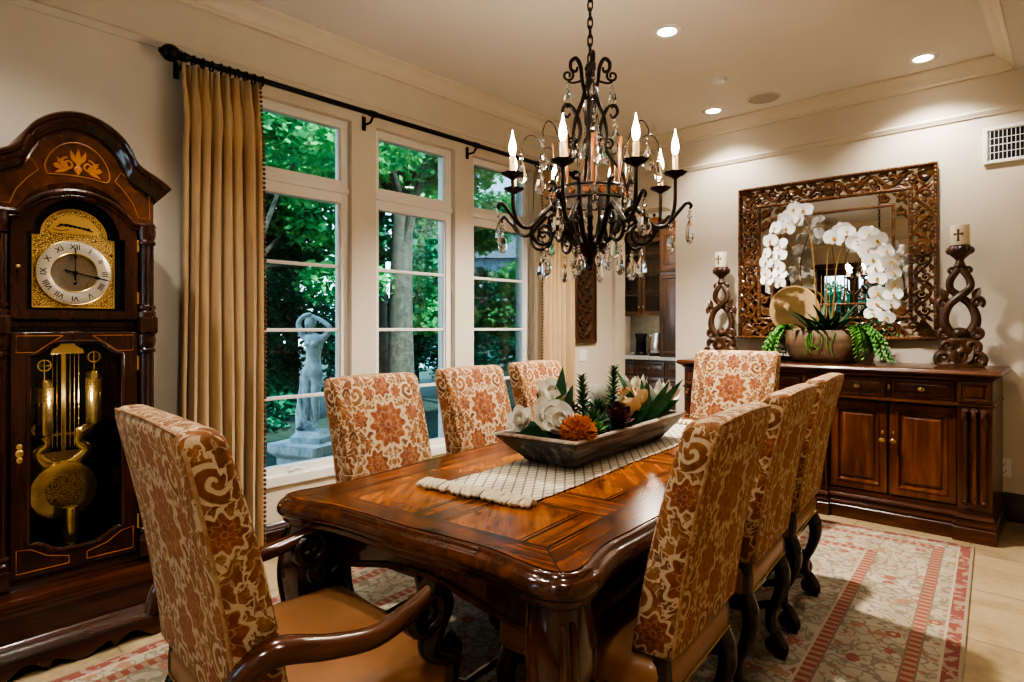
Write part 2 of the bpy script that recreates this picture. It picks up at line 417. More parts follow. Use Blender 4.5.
# table parquet
def parquet(nb):
    x, y, z = nb.obj(); v = nb.vec(x, y, z)
    dx = .53 - x.abs(); dy = 1.225 - y.abs()
    e = dx.min(dy); side = dx < dy                # 1 = long border
    frame = e < .135
    px = x.abs(); py = (y + .36*10).mod(.72)      # panels along the length
    cellx = (px - .19).abs(); celly = (py - .36).abs()
    sep = (cellx > .135).max(celly > .29)         # cross bands between panels
    band_y = celly > .29
    # grain directions
    alongx = nb.noise(nb.vec(x*.10, y, z), 34, 5, .6, .5); alongy = nb.noise(nb.vec(x, y*.10, z), 34, 5, .6, .5)
    cloud = nb.noise(v, 7, 3)
    diag = nb.noise(nb.vec(x + y*.7, (y - x*.7)*.12, z), 26, 5, .6, .6)
    g_in = band_y*alongx + (1 - band_y)*((sep)*alongy + (1 - sep)*diag)
    g = frame*(side*alongy + (1 - side)*alongx) + (1 - frame)*g_in
    inner = 1 - frame
    def ln(d, wd): return d.abs() < wd
    lines = ln(e - .135, .0045).max(ln(e - .122, .0028)).max(ln(dx - dy, .0035)*frame)
    lines = lines.max(inner*ln(celly - .29, .0045)).max(inner*(1 - band_y)*ln(cellx - .135, .0045)).max(inner*ln(celly - .277, .0028)*(cellx < .135)).max(inner*(1 - band_y)*ln(cellx - .122, .0028)*(celly < .28)).max(inner*ln(x, .0035))
    planks = frame*ln(e - .068, .003)
    lines = lines.max(planks)
    tone = frame*-.06 + (1 - frame)*(1 - sep)*.07
    c = nb.ramp(g*.6 + cloud*.4 + tone, [(.27, (.018, .005, .002)), (.45, (.13, .034, .007)), (.60, (.29, .088, .017)), (.78, (.46, .18, .042))])
    return {'Base Color': nb.mix(lines*.95, c, (.008, .003, .001)), 'bump': (g, .04, .002)}
M['parquet'] = mat('parquet_top', rough=.22, coat=.08, spec=.32, fn=parquet)

def tiles(nb):
    x, y, z = nb.obj(); v = nb.vec(x, y, z)
    a = (x + 20).mod(.61); row = ((x + 20)/.61).floor()
    b = (y + 20 + row*.305).mod(.61)
    g = ((a - .305).abs() > .300).max((b - .305).abs() > .300)
    n1 = nb.noise(nb.vec(x*.6, y, z), 3.5, 5, .6, .7); n2 = nb.noise(v, 30, 3)
    cell = nb.noise(nb.vec(row*7.3, ((y + 20 + row*.305)/.61).floor()*3.7, 0.0), 1.7, 0)
    c = nb.ramp(n1*.6 + n2*.2 + cell*.2, [(.3, (.27, .185, .095)), (.5, (.43, .32, .18)), (.72, (.58, .47, .31))])
    return {'Base Color': nb.mix(g*.9, c, (.22, .165, .10)), 'bump': (1 - g, .3, .003)}
M['tile'] = mat('travertine_tile', rough=.3, fn=tiles)

def rugf(nb):
    x, y, z = nb.obj(); v = nb.vec(x, y, z)
    HX, HY = 1.31, 2.0
    dx = HX - x.abs(); dy = HY - y.abs(); e = dx.min(dy)
    side = dx < dy; t = side*y + (1 - side)*x
    cream = nb.ramp(nb.noise(v, 5, 3), [(.3, (.36, .29, .20)), (.7, (.50, .42, .31))])
    # floral scatter
    wv = nb.noise(v, 8, 2) - .5
    vv = nb.vec(x + wv*.05, y - wv*.05, z)
    fl = nb.vor(vv, 8.5); fl2 = nb.vor(vv, 19)
    vc = nb.vor(vv, 8.5, out='Color'); sep = nb.n('ShaderNodeSeparateColor'); nb.L(vc, sep.inputs[0]); rr = S(nb, sep.outputs[0])
    pet = nb.noise(v, 62, 1)
    flower = (fl + (pet - .5)*.30) < .27
    core = fl < .085
    bud = ((fl2 + (pet - .5)*.35) < .24)
    vine = ((nb.noise(vv, 9.5, 1) - .5).abs() < .026).max((nb.noise(nb.vec(x*1.1 + 4, y*1.1, z), 11.5, 1) - .5).abs() < .024)
    rose = nb.mix(rr > .45, (.30, .075, .045), (.36, .17, .10))
    c = nb.mix(vine*.65, cream, (.17, .145, .09))
    c = nb.mix(bud*.75, c, nb.mix(rr > .6, (.20, .165, .10), (.34, .13, .08)))
    c = nb.mix(flower*.85, c, rose); c = nb.mix(core, c, (.58, .42, .24))
    # guard stripes
    tri = ((t*22).fract() - .5).abs()*2
    def stripe(c, a, b, col, k=1.0): return nb.mix(((e > a)*(e < b))*k, c, col)
    dots = nb.mix(((tri > .55)*1.0)*.8, (.30, .085, .055), (.40, .27, .18))
    lite = (.46, .37, .26); line = (.24, .15, .10)
    c = stripe(c, .0, .014, (.34, .27, .18))
    c = stripe(c, .014, .064, nb.mix((nb.noise(v, 26, 2) > .53)*.8, (.26, .075, .055), (.38, .27, .19)))
    c = stripe(c, .064, .074, lite)
    c = stripe(c, .134, .142, line); c = stripe(c, .142, .182, dots); c = stripe(c, .182, .190, line)
    c = stripe(c, .432, .440, line); c = stripe(c, .440, .486, dots); c = stripe(c, .486, .496, lite)
    w = nb.noise(v, 260, 2)
    return {'Base Color': nb.mix(w*.35, c, nb.mix(.5, c, (.2, .15, .1))), 'bump': (w, .4, .004)}
M['rug'] = mat('oriental_rug', rough=.97, fn=rugf)
# ------------------------------------------------------------------ room shell
LX, BY, RX, FY = -3.51, 5.30, 1.45, -1.6      # left wall, back wall, right wall, wall behind the camera
CZ, LZ, TX = 3.13, 3.03, -.31                 # tray ceiling, lower ceiling, tray edge
WIN = [(1.52, 2.24), (2.43, 3.15), (3.34, 4.06)]
WB, WT = .40, 2.66
struct(MB().box(-4.75, RX + .2, FY - .2, 7.85, -.1, 0).build('floor', M['tile'], smooth=0))
m = MB(); y0 = FY - .2
for a, b in WIN:
    m.box(LX - .2, LX, y0, a, 0, CZ + .2); m.box(LX - .2, LX, a, b, 0, WB - .04); m.box(LX - .2, LX, a, b, WT, CZ + .2); y0 = b
m.box(LX - .2, LX, y0, BY, 0, CZ + .2)
struct(m.build('wall_left', M['wall'], smooth=0))
# back wall with the arched pantry opening
OX0, OX1, OZ = -3.47, -2.80, 2.46
arch = [(LX - .2, CZ + .2), (LX - .2, 0), (OX0, 0)]
r = .16
arch += [(OX0 + r - r*math.cos(t*PI/12), OZ - r + r*math.sin(t*PI/12)) for t in range(7)]
arch += [(OX1 - r + r*math.sin(t*PI/12), OZ - r + r*math.cos(t*PI/12)) for t in range(7)]
arch += [(OX1, 0), (RX + .2, 0), (RX + .2, CZ + .2)]
def split_wall():
    m = MB()
    m.box(LX - .2, OX0, BY, BY + .18, 0, CZ + .2); m.box(OX1, RX + .2, BY, BY + .18, 0, CZ + .2)
    top = [(OX0, OZ - r)] + arch[3:17] + [(OX1, OZ - r)]
    for (xa, za), (xb, zb) in zip(arch[3:17][:-1], arch[3:17][1:]):
        if xb - xa > 1e-5:
            m.loft([[(xa, BY, za), (xb, BY, zb), (xb, BY, CZ + .2), (xa, BY, CZ + .2)], [(xa, BY + .18, za), (xb, BY + .18, zb), (xb, BY + .18, CZ + .2), (xa, BY + .18, CZ + .2)]])
    return m
struct(split_wall().build('wall_back', M['wall'], smooth=0))
struct(MB().box(RX, RX + .2, FY - .2, BY, 0, CZ + .2).build('wall_right', M['wall'], smooth=0))
DX0, DX1, DZ = -2.95, -1.75, 2.35
struct(MB().box(LX, DX0, FY - .2, FY, 0, CZ + .2).box(DX1, RX, FY - .2, FY, 0, CZ + .2).box(DX0, DX1, FY - .2, FY, DZ, CZ + .2).build('wall_front', M['wall'], smooth=0))
struct(MB().box(LX - .2, TX, FY - .2, BY + .18, CZ, CZ + .2).box(TX, RX + .2, FY - .2, BY + .18, LZ, CZ + .2).build('ceiling', M['ceil'], smooth=0))
# crown moulding: profile (out from the wall, z below the ceiling)
CR = [(0, 0), (.105, 0), (.105, -.012), (.095, -.02), (.085, -.024), (.070, -.03), (.05, -.045), (.035, -.062), (.028, -.075), (.018, -.08), (.018, -.10), (.008, -.105), (0, -.105)]
m = MB()
m.loft([[(LX + o, y, CZ + z) for o, z in CR] for y in (FY, BY)])
m.loft([[(x, BY - o, CZ + z) for o, z in CR] for x in (TX, LX)])
m.loft([[(TX - o, y, CZ + z) for o, z in CR] for y in (BY, FY)])
m.loft([[(x, FY + o, CZ + z) for o, z in CR] for x in (LX, TX)])
struct(m.build('trim_1', M['trim'], smooth=50))
PR = [(0, 2.75), (.008, 2.75), (.012, 2.757), (.012, 2.765), (.02, 2.772), (.022, 2.782), (.014, 2.79), (.006, 2.797), (0, 2.8)]
m = MB(); m.loft([[(LX + o, y, z) for o, z in PR] for y in (FY, BY)]); m.loft([[(x, BY - o, z) for o, z in PR] for x in (RX, LX)])
m.loft([[(x, FY + o, z) for o, z in PR] for x in (LX, RX)])
struct(m.build('trim_2', M['wall'], smooth=50))
BB = [(0, 0), (.022, 0), (.022, .115), (.016, .125), (.018, .14), (.010, .155), (.006, .17), (0, .175)]
struct(MB().loft([[(LX + o, y, z*.8) for o, z in BB] for y in (FY, BY)]).build('baseboard_left', M['base']))
struct(MB().loft([[(x, BY - o, z*1.08) for o, z in BB] for x in (RX, OX1)]).build('baseboard_back', M['base']))
struct(MB().loft([[(x, FY + o, z) for o, z in BB] for x in (LX, DX0 - .1)]).loft([[(x, FY + o, z) for o, z in BB] for x in (DX1 + .1, RX)]).build('baseboard_front', M['base']))
struct(MB().loft([[(RX - o, y, z) for o, z in BB] for y in (BY, FY)]).build('baseboard_right', M['base']))

# windows
GX = -3.59
for i, (a, b) in enumerate(WIN):
    w = empty('window_%d' % (i+1), (GX, (a+b)/2, WB)); struct(w)
    h = (b - a)/2; k = .052
    m = MB()
    z1, z2, z3, z4 = .055, 1.715, 1.865, WT - WB
    for (zb, zt) in ((0, z1), (z1 + 1.66, z1 + 1.73), (z1 + 1.755, z3), (z4 - k, z4)): m.box(-.029, .034, -h + k - .001, h - k + .001, zb, zt)
    m.box(-.028, .05, -h, h, z1 + 1.725, z1 + 1.76)
    for s in (-1, 1): m.box(-.03, .035, min(s*h, s*(h-k)), max(s*h, s*(h-k)), 0, z4)
    m.box(-.03, .10, -h - .0, h + .0, -.045, .012)
    for (zb, zt) in ((z1, z2), (z3, z4 - k)):
        for s in (-1, 1): m.box(-.012, .022, min(s*(h-k), s*(h-k-.012)), max(s*(h-k), s*(h-k-.012)), zb, zt)
    m.build('frame', M['white'], w, 0, .004)
    for t in (1, 2, 3): MB().box(-.012, .014, -h + k, h - k, z1 + (z2 - z1)*t/4 - .011, z1 + (z2 - z1)*t/4 + .011).build('muntin', M['white'], w, 0, .003)
    MB().box(-.003, .003, -h + k, h - k, z1, z2).build('lower_pane', M['glass'], w, 0)
    MB().box(-.003, .003, -h + k, h - k, z3, z4 - k).build('transom_pane', M['glass'], w, 0)
    m = MB(); m.box(.035, .055, -.05, .05, .014, .03); m.tube([(.05, .02, .035), (.06, -.03, .04), (.075, -.07, .03)], .008, 6)
    m.build('crank_handle', M['plate'], w, 40, .004)
# glazed garden door behind the camera (seen in the mirror)
d = struct(empty('door_1', ((DX0+DX1)/2, FY - .1, 0)))
hw = (DX1 - DX0)/2; m = MB()
for s in (-1, 0, 1): m.box(s*hw - .07*(s == 0) - .12*(s > 0), s*hw + .07*(s == 0) + .12*(s < 0), -.03, .03, 0, DZ)
m.box(-hw, hw, -.03, .03, 0, .25); m.box(-hw, hw, -.03, .03, DZ - .12, DZ)
m.build('door_frame', M['pant'], d, 0, .004)
MB().box(-hw + .12, hw - .12, -.004, .004, .25, DZ - .12).build('door_pane', M['glass'], d, 0)
MB().box(-hw - .09, -hw, .1, .12, 0, DZ).box(hw, hw + .09, .1, .12, 0, DZ).box(-hw - .09, hw + .09, .1, .12, DZ, DZ + .09).build('door_casing', M['pant'], d, 0, .004)
# small wall and ceiling fittings
v = empty('air_vent', (-.30, BY, 2.54), 0, 'white louvred air vent high on the back wall', 'vent')
MB().rings(.37, .25, [(0, 0), (0, .016), (.004, .02), (.022, .02), (.026, .012), (.026, .004)]).build('vent_frame', M['plate'], v, 0)
MB().box(-.155, .155, -.007, -.005, -.098, .098).build('duct_opening', M['dark'], v, 0)
m = MB()
for i in range(14): m.box(-.15 + i*.0225, -.146 + i*.0225, -.016, -.006, -.098, .098)
m.box(-.155, .155, -.012, -.008, -.003, .003); m.box(-.155, .155, -.012, -.008, .045, .049); m.box(-.155, .155, -.012, -.008, -.052, -.048)
m.build('louvre', M['plate'], v, 0)
v = empty('wall_outlet', (-.375, BY, .355), 0, 'white electrical outlet on wall right of the sideboard', 'outlet')
MB().box(-.036, .036, -.006, 0, -.06, .06).build('cover_plate', M['plate'], v, 0, .003)
for z in (-.026, .026):
    for x in (-.008, .008): MB().box(x - .0016, x + .0016, -.0075, -.005, z - .002, z + .010).build('socket_slot', M['dark'], v, 0)
    MB().ball((0, -.006, z - .010), .004, 8, 5).build('earth_hole', M['dark'], v, 0)
v = empty('light_switch', (LX, 4.80, 1.03), -PI/2, 'white switch plate on wall below the carved panel', 'switch')
v.rotation_euler = (0, 0, PI/2)
MB().box(-.06, .06, -.006, 0, -.058, .058).build('switch_plate', M['plate'], v, 0, .003)
for x in (-.025, .025): MB().box(x - .011, x + .011, -.010, -.005, -.03, .03).build('rocker', M['white'], v, 0, .002)
LT = [((-1.87, 3.43), 'bright recessed ceiling light nearest the chandelier chain'), ((-.78, 4.95), 'recessed ceiling light nearest the right end of the crown'), ((-2.27, 4.95), 'recessed ceiling light beside the smoke detector, far from the viewer')]
l0 = None
for (x, y), lb in LT:
    if l0 is None:
        l0 = l = empty('recessed_light', (x, y, CZ), 0, lb, 'ceiling light', 'recessed ceiling lights')
        MB().lathe([(.055, -.001), (.058, -.006), (.085, -.006), (.092, -.001), (.092, .0)], 28).build('trim_ring', M['plate'], l)
        MB().lathe([(.001, -.004), (.054, -.003), (.056, .0)], 28).build('lens', M['lens'], l)
    else:
        l = copy_tree(l0); l.location = (x, y, CZ); l['label'] = lb
v = empty('smoke_detector', (-1.95, 4.35, CZ), 0, 'small white round smoke detector on the ceiling', 'smoke detector')
MB().lathe([(.055, 0), (.055, -.012), (.045, -.024), (.02, -.028), (.001, -.028)], 24).build('housing', M['plate'], v)
MB().lathe([(.012, -.027), (.010, -.032), (.001, -.033)], 12).build('test_button', M['white'], v)
v = empty('ceiling_speaker', (-1.85, 4.95, CZ), 0, 'flush round speaker grille in the ceiling by the crown', 'speaker')
MB().lathe([(.13, 0), (.13, -.005), (.118, -.007), (.116, -.004)], 32).build('speaker_rim', M['ceil'], v)
MB().lathe([(.116, -.001), (.116, -.005), (.001, -.006)], 32).build('grille', speck('grille_mesh', (.36, .32, .28), (.46, .42, .37), 200, .8), v)

# ------------------------------------------------------------------ curtains
RXC, RZ = -3.40, 2.70
t = empty('curtain_rod', (RXC, 1.14, RZ), 0, 'long black iron curtain rod spanning the three windows', 'curtain rod')
MB().tube([(0, 0, 0), (0, 3.36, 0)], .016, 12).build('rod', M['ironb'], t)
prof = [(.002, -.065), (.012, -.064), (.014, -.055), (.022, -.052), (.038, -.035), (.044, -.015), (.042, .005), (.034, .02), (.022, .03), (.026, .038), (.018, .046), (.018, .06)]
for yy, sg in ((-.02, 1), (3.38, -1)):
    MB().mat(Matrix.Translation((0, yy, 0)) @ Matrix.Rotation(-sg*PI/2, 4, 'X')).lathe(prof, 16).build('finial', M['ironb'], t)
for yy in (1.19, 2.13, .03, 3.33):
    m = MB(); m.box(-.108, -.10, yy - .012, yy + .012, -.085, .005).tube([(-.105, yy, -.05), (-.03, yy, -.05), (0, yy, -.018)], .008, 8).tube([(-.0, yy - .025, 0), (0, yy + .025, 0)], .021, 10)
    m.build('bracket', M['ironb'], t)
for c, n in ((.24, 10), (3.06, 9)):
    for i in range(n):
        y = c + (i/(n - 1) - .5)*.41
        ring = [(.026*math.cos(2*PI*k/14), y, .026*math.sin(2*PI*k/14) - .008) for k in range(15)]
        MB().tube(ring, .0055, 6).build('curtain_ring', M['ironb'], t)
def curtain(y0, y1, nf, edge, label, seed):
    c = empty('curtain', (RXC, (y0+y1)/2, 0), 0, label, 'curtain', 'gold pleated curtains')
    W = y1 - y0; nz = 26; ny = nf*12; rng = random.Random(seed); ph = [rng.uniform(-.5, .5) for _ in range(nf + 1)]
    vs = []; fs = []
    for i in range(nz + 1):
        t_ = i/nz; z = 2.665 - t_*2.645
        top = max(0, 1 - t_*7)
        for j in range(ny + 1):
            s = j/ny; f_ = s*nf; k = int(min(f_, nf - 1e-6)); q = f_ - k
            amp = .048*(1 - .55*top) + .013*math.sin(k*2.3 + ph[k]*3)
            a = 2*PI*f_ + ph[k]*1.6*math.sin(PI*q)
            x = amp*math.cos(a) + .012*math.sin(a*2 + t_*1.5)
            # pinched pleats near the heading
            yy = (s - .5)*W*(1 + .07*t_) + .010*math.sin(2*a)*(1 - top) + .006*math.sin(t_*5 + k)
            if .04 < t_ < .12: yy += .012*math.sin(a)
            vs.append((x, yy, z))
    for i in range(nz):
        for j in range(ny):
            q = i*(ny + 1) + j; fs.append((q, q + 1, q + ny + 2, q + ny + 1))
    o = MB().add(vs, fs).build('curtain_fabric', M['curtain'], c, 80)
    so = o.modifiers.new('Solidify', 'SOLIDIFY'); so.thickness = .004
    m = MB()
    for i in range(nz*4):
        f_ = i/4; a, b = int(f_), min(int(f_) + 1, nz); tt = f_ - a; j = ny if edge > 0 else 0
        p = Vector(vs[a*(ny+1) + j]).lerp(Vector(vs[b*(ny+1) + j]), tt)
        m.ball((p.x, p.y + edge*.006, p.z), .010, 6, 4)
    m.build('bead_trim', M['bead'], c)
curtain(1.160, 1.555, 7, 1, 'gold pleated curtain beside the tall clock, bead trim on its right edge', 1)
curtain(3.99, 4.42, 7, -1, 'gold pleated curtain at the far end of the window wall', 2)

# ------------------------------------------------------------------ carved wall panel
p = empty('carved_panel', (LX, 4.82, 1.15), PI/2, 'tall dark carved wooden panel hung on wall past the far curtain', 'wall carving')
MB().mat(Matrix.Translation((0, 0, .53))).rings(.34, 1.06, [(0, 0), (0, .025), (.006, .032), (.022, .032), (.028, .016), (.03, .014)]).build('panel_frame', M['carve'], p, 30)
m = MB(); rng = random.Random(4)
for k in range(9):
    z = .08 + k*.112
    for s in (-1, 1):
        sp = spiral(s*.065, z + .03, .052, .010, PI/2 + (0 if s > 0 else PI), s*1.35, 22)
        m.tube([(a, -.022, b) for a, b in sp], taper(23, .012, .009, .010), 6)
        m.leaf((s*.02, -.022, z - .04), (s*.8, -.1, .6), (0, -1, 0), .09, .045, .3, 4, .3)
    m.ball((0, -.02, z), .024, 8, 5, (1, .6, 1))
    m.leaf((0, -.02, z), (0, -.1, 1), (0, -1, 0), .09, .05, .2, 4, .3)
m.build('carved_scrolls', M['carve'], p)
# ------------------------------------------------------------------ pantry behind the arch
PX0, PX1, PY1 = -4.75, -2.55, 7.65
struct(MB().box(PX0 - .1, PX0, BY + .18, PY1, 0, 2.9).build('wall_pantry_left', M['wall'], smooth=0))
struct(MB().box(PX0 - .1, PX1 + .1, PY1, PY1 + .1, 0, 2.9).build('wall_pantry_back', M['wall'], smooth=0))
struct(MB().box(PX1, PX1 + .1, BY + .18, PY1, 0, 2.9).build('wall_pantry_right', M['wall'], smooth=0))
struct(MB().box(PX0 - .1, PX1 + .1, BY + .18, PY1 + .1, 2.9, 3.0).build('ceiling_pantry', M['ceil'], smooth=0))
struct(MB().box(PX0, -3.98, PY1 - .012, PY1, .95, 1.46).build('trim_3', M['tilew'], smooth=0))
def panel(mb, cx, cz, w, h, y, d=.02, fr=.055, raised=True):
    mb.mat(Matrix.Translation((cx, 0, cz)))
    pr = [(0, 0), (0, d), (.004, d + .002), (fr - .012, d + .002), (fr - .006, d - .002), (fr, d - .010), (fr + .006, d - .010)]
    if raised: pr += [(fr + .035, d - .001), (fr + .04, d)]
    mb.rings(w, h, pr, y); mb.M = None
    return mb
b = empty('base_cabinet', (0, 7.05, 0), 0, 'dark wooden base cabinet under the pale counter in the pantry', 'cabinet')
MB().box(PX0 + .004, PX1 - .004, 0, .596, .1, .88).box(PX0 + .004, PX1 - .004, .06, .596, 0, .1).build('carcass', M['pant'], b, 0)
x = PX0 + .004
for k in range(5):
    w = .438; cx = x + w/2 + .001
    d = panel(MB(), cx, .77, w - .012, .17, 0, .02, .03).build('drawer', M['pant'], b, 30)
    MB().ball((cx, -.035, .77), .014).build('knob', M['knob'], d)
    d = panel(MB(), cx, .39, w - .012, .54, 0, .02, .055).build('door', M['pant'], b, 30)
    MB().ball((cx + .17, -.035, .60), .014).build('knob', M['knob'], d)
    x += w
o = MB().box(PX0 + .004, PX1 - .004, 6.99, 7.636, .88, .925).build('countertop', M['granite'], None, 0, .008)
tag(o, 'pale stone countertop along the back of the pantry', 'countertop')
b = empty('upper_cabinet', (-4.36, 7.30, 1.46), 0, 'glass-fronted wooden upper cabinet above the pantry counter', 'cabinet')
MB().box(-.39, .39, .02, .34, 0, .03).box(-.39, .39, .02, .34, 1.02, 1.05).box(-.39, -.36, .02, .34, 0, 1.05).box(.36, .39, .02, .34, 0, 1.05).box(-.39, .39, .32, .34, 0, 1.05).build('carcass', M['pant'], b, 0)
for k in (0, 1, 2): MB().box(-.36, .36, .05, .32, .28 + k*.27, .295 + k*.27).build('shelf', M['pant'], b, 0)
for s in (-1, 1):
    m = MB().mat(Matrix.Translation((s*.195, 0, .525)))
    R = [[(sx*(.19 - i), -dd + .02, sz*(.515 - i)) for sx, sz in ((-1, -1), (1, -1), (1, 1), (-1, 1))] for i, dd in ((0, 0), (0, .022), (.05, .022), (.056, .012), (.056, 0))]
    m.loft(R, False, False); d = m.build('door', M['pant'], b, 0)
    MB().box(s*.195 - .135, s*.195 + .135, .010, .013, .065, .985).build('door_pane', M['cglass'], d, 0)
    for z in (.34, .62, .84): MB().box(s*.195 - .136, s*.195 + .136, .002, .012, z - .008, z + .008).build('glazing_bar', M['pant'], d, 0)
    MB().ball((s*.035, -.02, .12), .013).tube([(s*.035, 0, .12), (s*.035, -.02, .12)], .006, 6).build('knob', M['knob'], d)
CRN = [(0, 0), (.012, .01), (.02, .03), (.045, .05), (.055, .065), (.06, .08), (.06, .095)]
MB().loft([[(-.39 - o, .02 - o, 1.05 + z), (.39 + o, .02 - o, 1.05 + z), (.39 + o, .34, 1.05 + z), (-.39 - o, .34, 1.05 + z)] for o, z in CRN]).build('cornice', M['pant'], b, 30)
b = empty('tall_cabinet', (-3.52, 6.98, .925), 0, 'tall dark wooden cupboard standing on right of pantry counter', 'cabinet')
MB().box(-.40, .40, .02, .66, 0, 1.62).build('carcass', M['pant'], b, 0)
for s in (-1, 1):
    d = panel(MB(), s*.2, 1.33, .385, .50, .02).build('upper_door', M['pant'], b, 30)
    MB().ball((s*.03, -.02, 1.2), .013).build('knob', M['knob'], d)
    d = panel(MB(), s*.2, .53, .385, 1.02, .02).build('lower_door', M['pant'], b, 30)
    MB().ball((s*.03, -.02, .95), .013).build('knob', M['knob'], d)
MB().loft([[(-.40 - o, .02 - o, 1.62 + z), (.40 + o, .02 - o, 1.62 + z), (.40 + o, .66, 1.62 + z), (-.40 - o, .66, 1.62 + z)] for o, z in CRN]).build('cornice', M['pant'], b, 30)
b = empty('lidded_copper_dish', (-4.24, 7.42, 2.605), 0, 'domed copper-coloured lidded dish on top of glass-fronted pantry cabinet', 'dish')
MB().lathe([(.03, 0), (.15, .0), (.20, .03), (.21, .06), (.20, .065), (.001, .065)], 28, sy=.6).build('tray', M['pant'], b)
MB().lathe([(.185, .066), (.175, .10), (.14, .15), (.08, .18), (.02, .19), (.001, .19)], 28, sy=.6).build('lid', M['slat'], b)
MB().lathe([(.012, .188), (.01, .205), (.022, .215), (.02, .235), (.001, .24)], 12).build('knob', M['ironb'], b)
b = empty('kettle', (-4.13, 7.32, .926), 0, 'silver kettle on pantry counter below glass-fronted cabinet', 'kettle')
MB().lathe([(.10, .03), (.11, .05), (.105, .15), (.085, .26), (.07, .30), (.001, .305)], 24).build('kettle_body', M['steel'], b)
MB().lathe([(.001, 0), (.115, 0), (.115, .025), (.10, .03)], 24).build('kettle_base', M['ironb'], b)
MB().tube(crom([(.07, 0, .29), (.13, 0, .31), (.165, 0, .24), (.16, 0, .12), (.11, 0, .07)], 5), .014, 8).build('handle', M['ironb'], b)
MB().tube([(-.075, 0, .24), (-.115, 0, .28)], [.03, .015], 8).build('spout', M['steel'], b)
b = empty('coffee_grinder', (-4.42, 7.38, .926), 0, 'small dark appliance left of the kettle on pantry counter', 'appliance')
MB().lathe([(.001, 0), (.09, 0), (.09, .02), (.07, .04), (.07, .16), (.08, .18), (.001, .18)], 20).build('appliance_body', M['ironb'], b)
MB().lathe([(.06, .18), (.085, .28), (.085, .29), (.02, .30), (.001, .30)], 20).build('hopper', M['dark'], b)

# ------------------------------------------------------------------ garden
struct(MB().box(-40, LX - .2, -25, 40, -.25, -.15).build('ground_garden', M['grass'], smooth=0))
def leafcloud(blobs, n, size, rng, jit=.04):
    P = np.empty((n, 3)); 
    r = np.random.RandomState(rng)
    w = np.array([b[3]*b[4]*b[5] for b in blobs])**.67; idx = r.choice(len(blobs), n, p=w/w.sum())
    B = np.array(blobs)[idx]
    d = r.normal(size=(n, 3)); d /= np.linalg.norm(d, axis=1)[:, None]
    rad = r.uniform(.45, 1.0, n)**.6
    c = B[:, :3] + d*B[:, 3:6]*rad[:, None]
    c += r.normal(size=(n, 3))*jit
    ax = r.normal(size=(n, 3)); ax[:, 2] *= .5; ax /= np.linalg.norm(ax, axis=1)[:, None]
    nr = r.normal(size=(n, 3))*.7 + d*.6 + np.array([0, 0, .5]); nr -= ax*(ax*nr).sum(1)[:, None]; nr /= np.linalg.norm(nr, axis=1)[:, None]
    sd = np.cross(ax, nr)
    s = size*r.uniform(.6, 1.35, n)[:, None]
    V = np.empty((n, 6, 3))
    V[:, 0] = c - ax*s; V[:, 1] = c - ax*s*.2 + sd*s*.55; V[:, 2] = c + ax*s*.35 + sd*s*.38; V[:, 3] = c + ax*s*1.05 - nr*s*.2
    V[:, 4] = c + ax*s*.35 - sd*s*.38; V[:, 5] = c - ax*s*.2 - sd*s*.55
    return V.reshape(-1, 3)
def leaves(name, V, m, parent=None):
    n = len(V)//6; me = bpy.data.meshes.new(name)
    me.vertices.add(len(V)); me.vertices.foreach_set('co', V.ravel())
    me.loops.add(n*6); me.loops.foreach_set('vertex_index', np.arange(n*6))
    me.polygons.add(n); me.polygons.foreach_set('loop_start', np.arange(n)*6); me.polygons.foreach_set('loop_total', np.full(n, 6))
    me.update(calc_edges=True); me.materials.append(m)
    o = bpy.data.objects.new(name, me); COL.objects.link(o)
    if parent: o.parent = parent
    return o
def tree(x, y, h, tr, crown, n, m, seed, label, size=.058, lean=(0, 0)):
    t = empty('garden_tree', (x, y, -.15), 0, label, 'tree', 'trees in the garden')
    rng = random.Random(seed); mb = MB()
    top = Vector((lean[0], lean[1], h))
    pth = crom([(0, 0, 0), top*.33 + Vector((.04, -.05, 0)), top*.66 + Vector((-.04, .04, 0)), top], 6)
    mb.tube(pth, taper(len(pth), tr*1.25, tr, tr*.85, tr*.5), 12)
    for b in crown:
        s = pth[int(len(pth)*rng.uniform(.45, .85))]; e = Vector(b[:3]); md = s.lerp(e, .5) + Vector((0, 0, .15))
        pp = crom([s, md, e], 5); mb.tube(pp, taper(len(pp), tr*.42, tr*.25, tr*.08), 7)
    mb.build('trunk', M['bark'], t)
    leaves('foliage', leafcloud(crown, n, size, seed), m, t)
def crown(rng, n, cx, cy, z0, z1, sp, r0, r1):
    q = random.Random(rng)
    return [(cx + q.uniform(-sp, sp), cy + q.uniform(-sp, sp), q.uniform(z0, z1), q.uniform(r0, r1), q.uniform(r0, r1), q.uniform(r0, r1)*.6) for _ in range(n)]
tree(-7.0, 5.28, 4.8, .165, crown(1, 12, 0, .0, 3.6, 5.6, 1.3, .45, .8), 12000, M['fol1'], 11, 'big maple with a thick pale trunk behind the middle window')
tree(-7.7, 5.50, 4.4, .11, crown(2, 9, -.6, -.6, 2.6, 5.0, 1.0, .45, .8), 9000, M['fol2'], 12, 'slimmer tree trunk just left of the thick maple trunk', lean=(-.1, -.15))
tree(-8.0, 3.55, 4.0, .09, crown(3, 12, 0, -.1, 1.8, 4.7, 1.05, .45, .8), 13000, M['fol1'], 13, 'bright leafy tree filling the first window above the statue')
tree(-9.6, 5.0, 4.2, .10, crown(4, 10, 0, 0, 2.0, 5.0, 1.4, .5, .9), 10000, M['fol2'], 14, 'deep green tree farther back behind the first window', lean=(.1, 0))
tree(-8.3, 7.6, 3.6, .08, crown(5, 11, 0, 0, 1.6, 4.0, 1.05, .4, .75), 15000, M['fol1'], 15, 'light green tree seen through the third window')
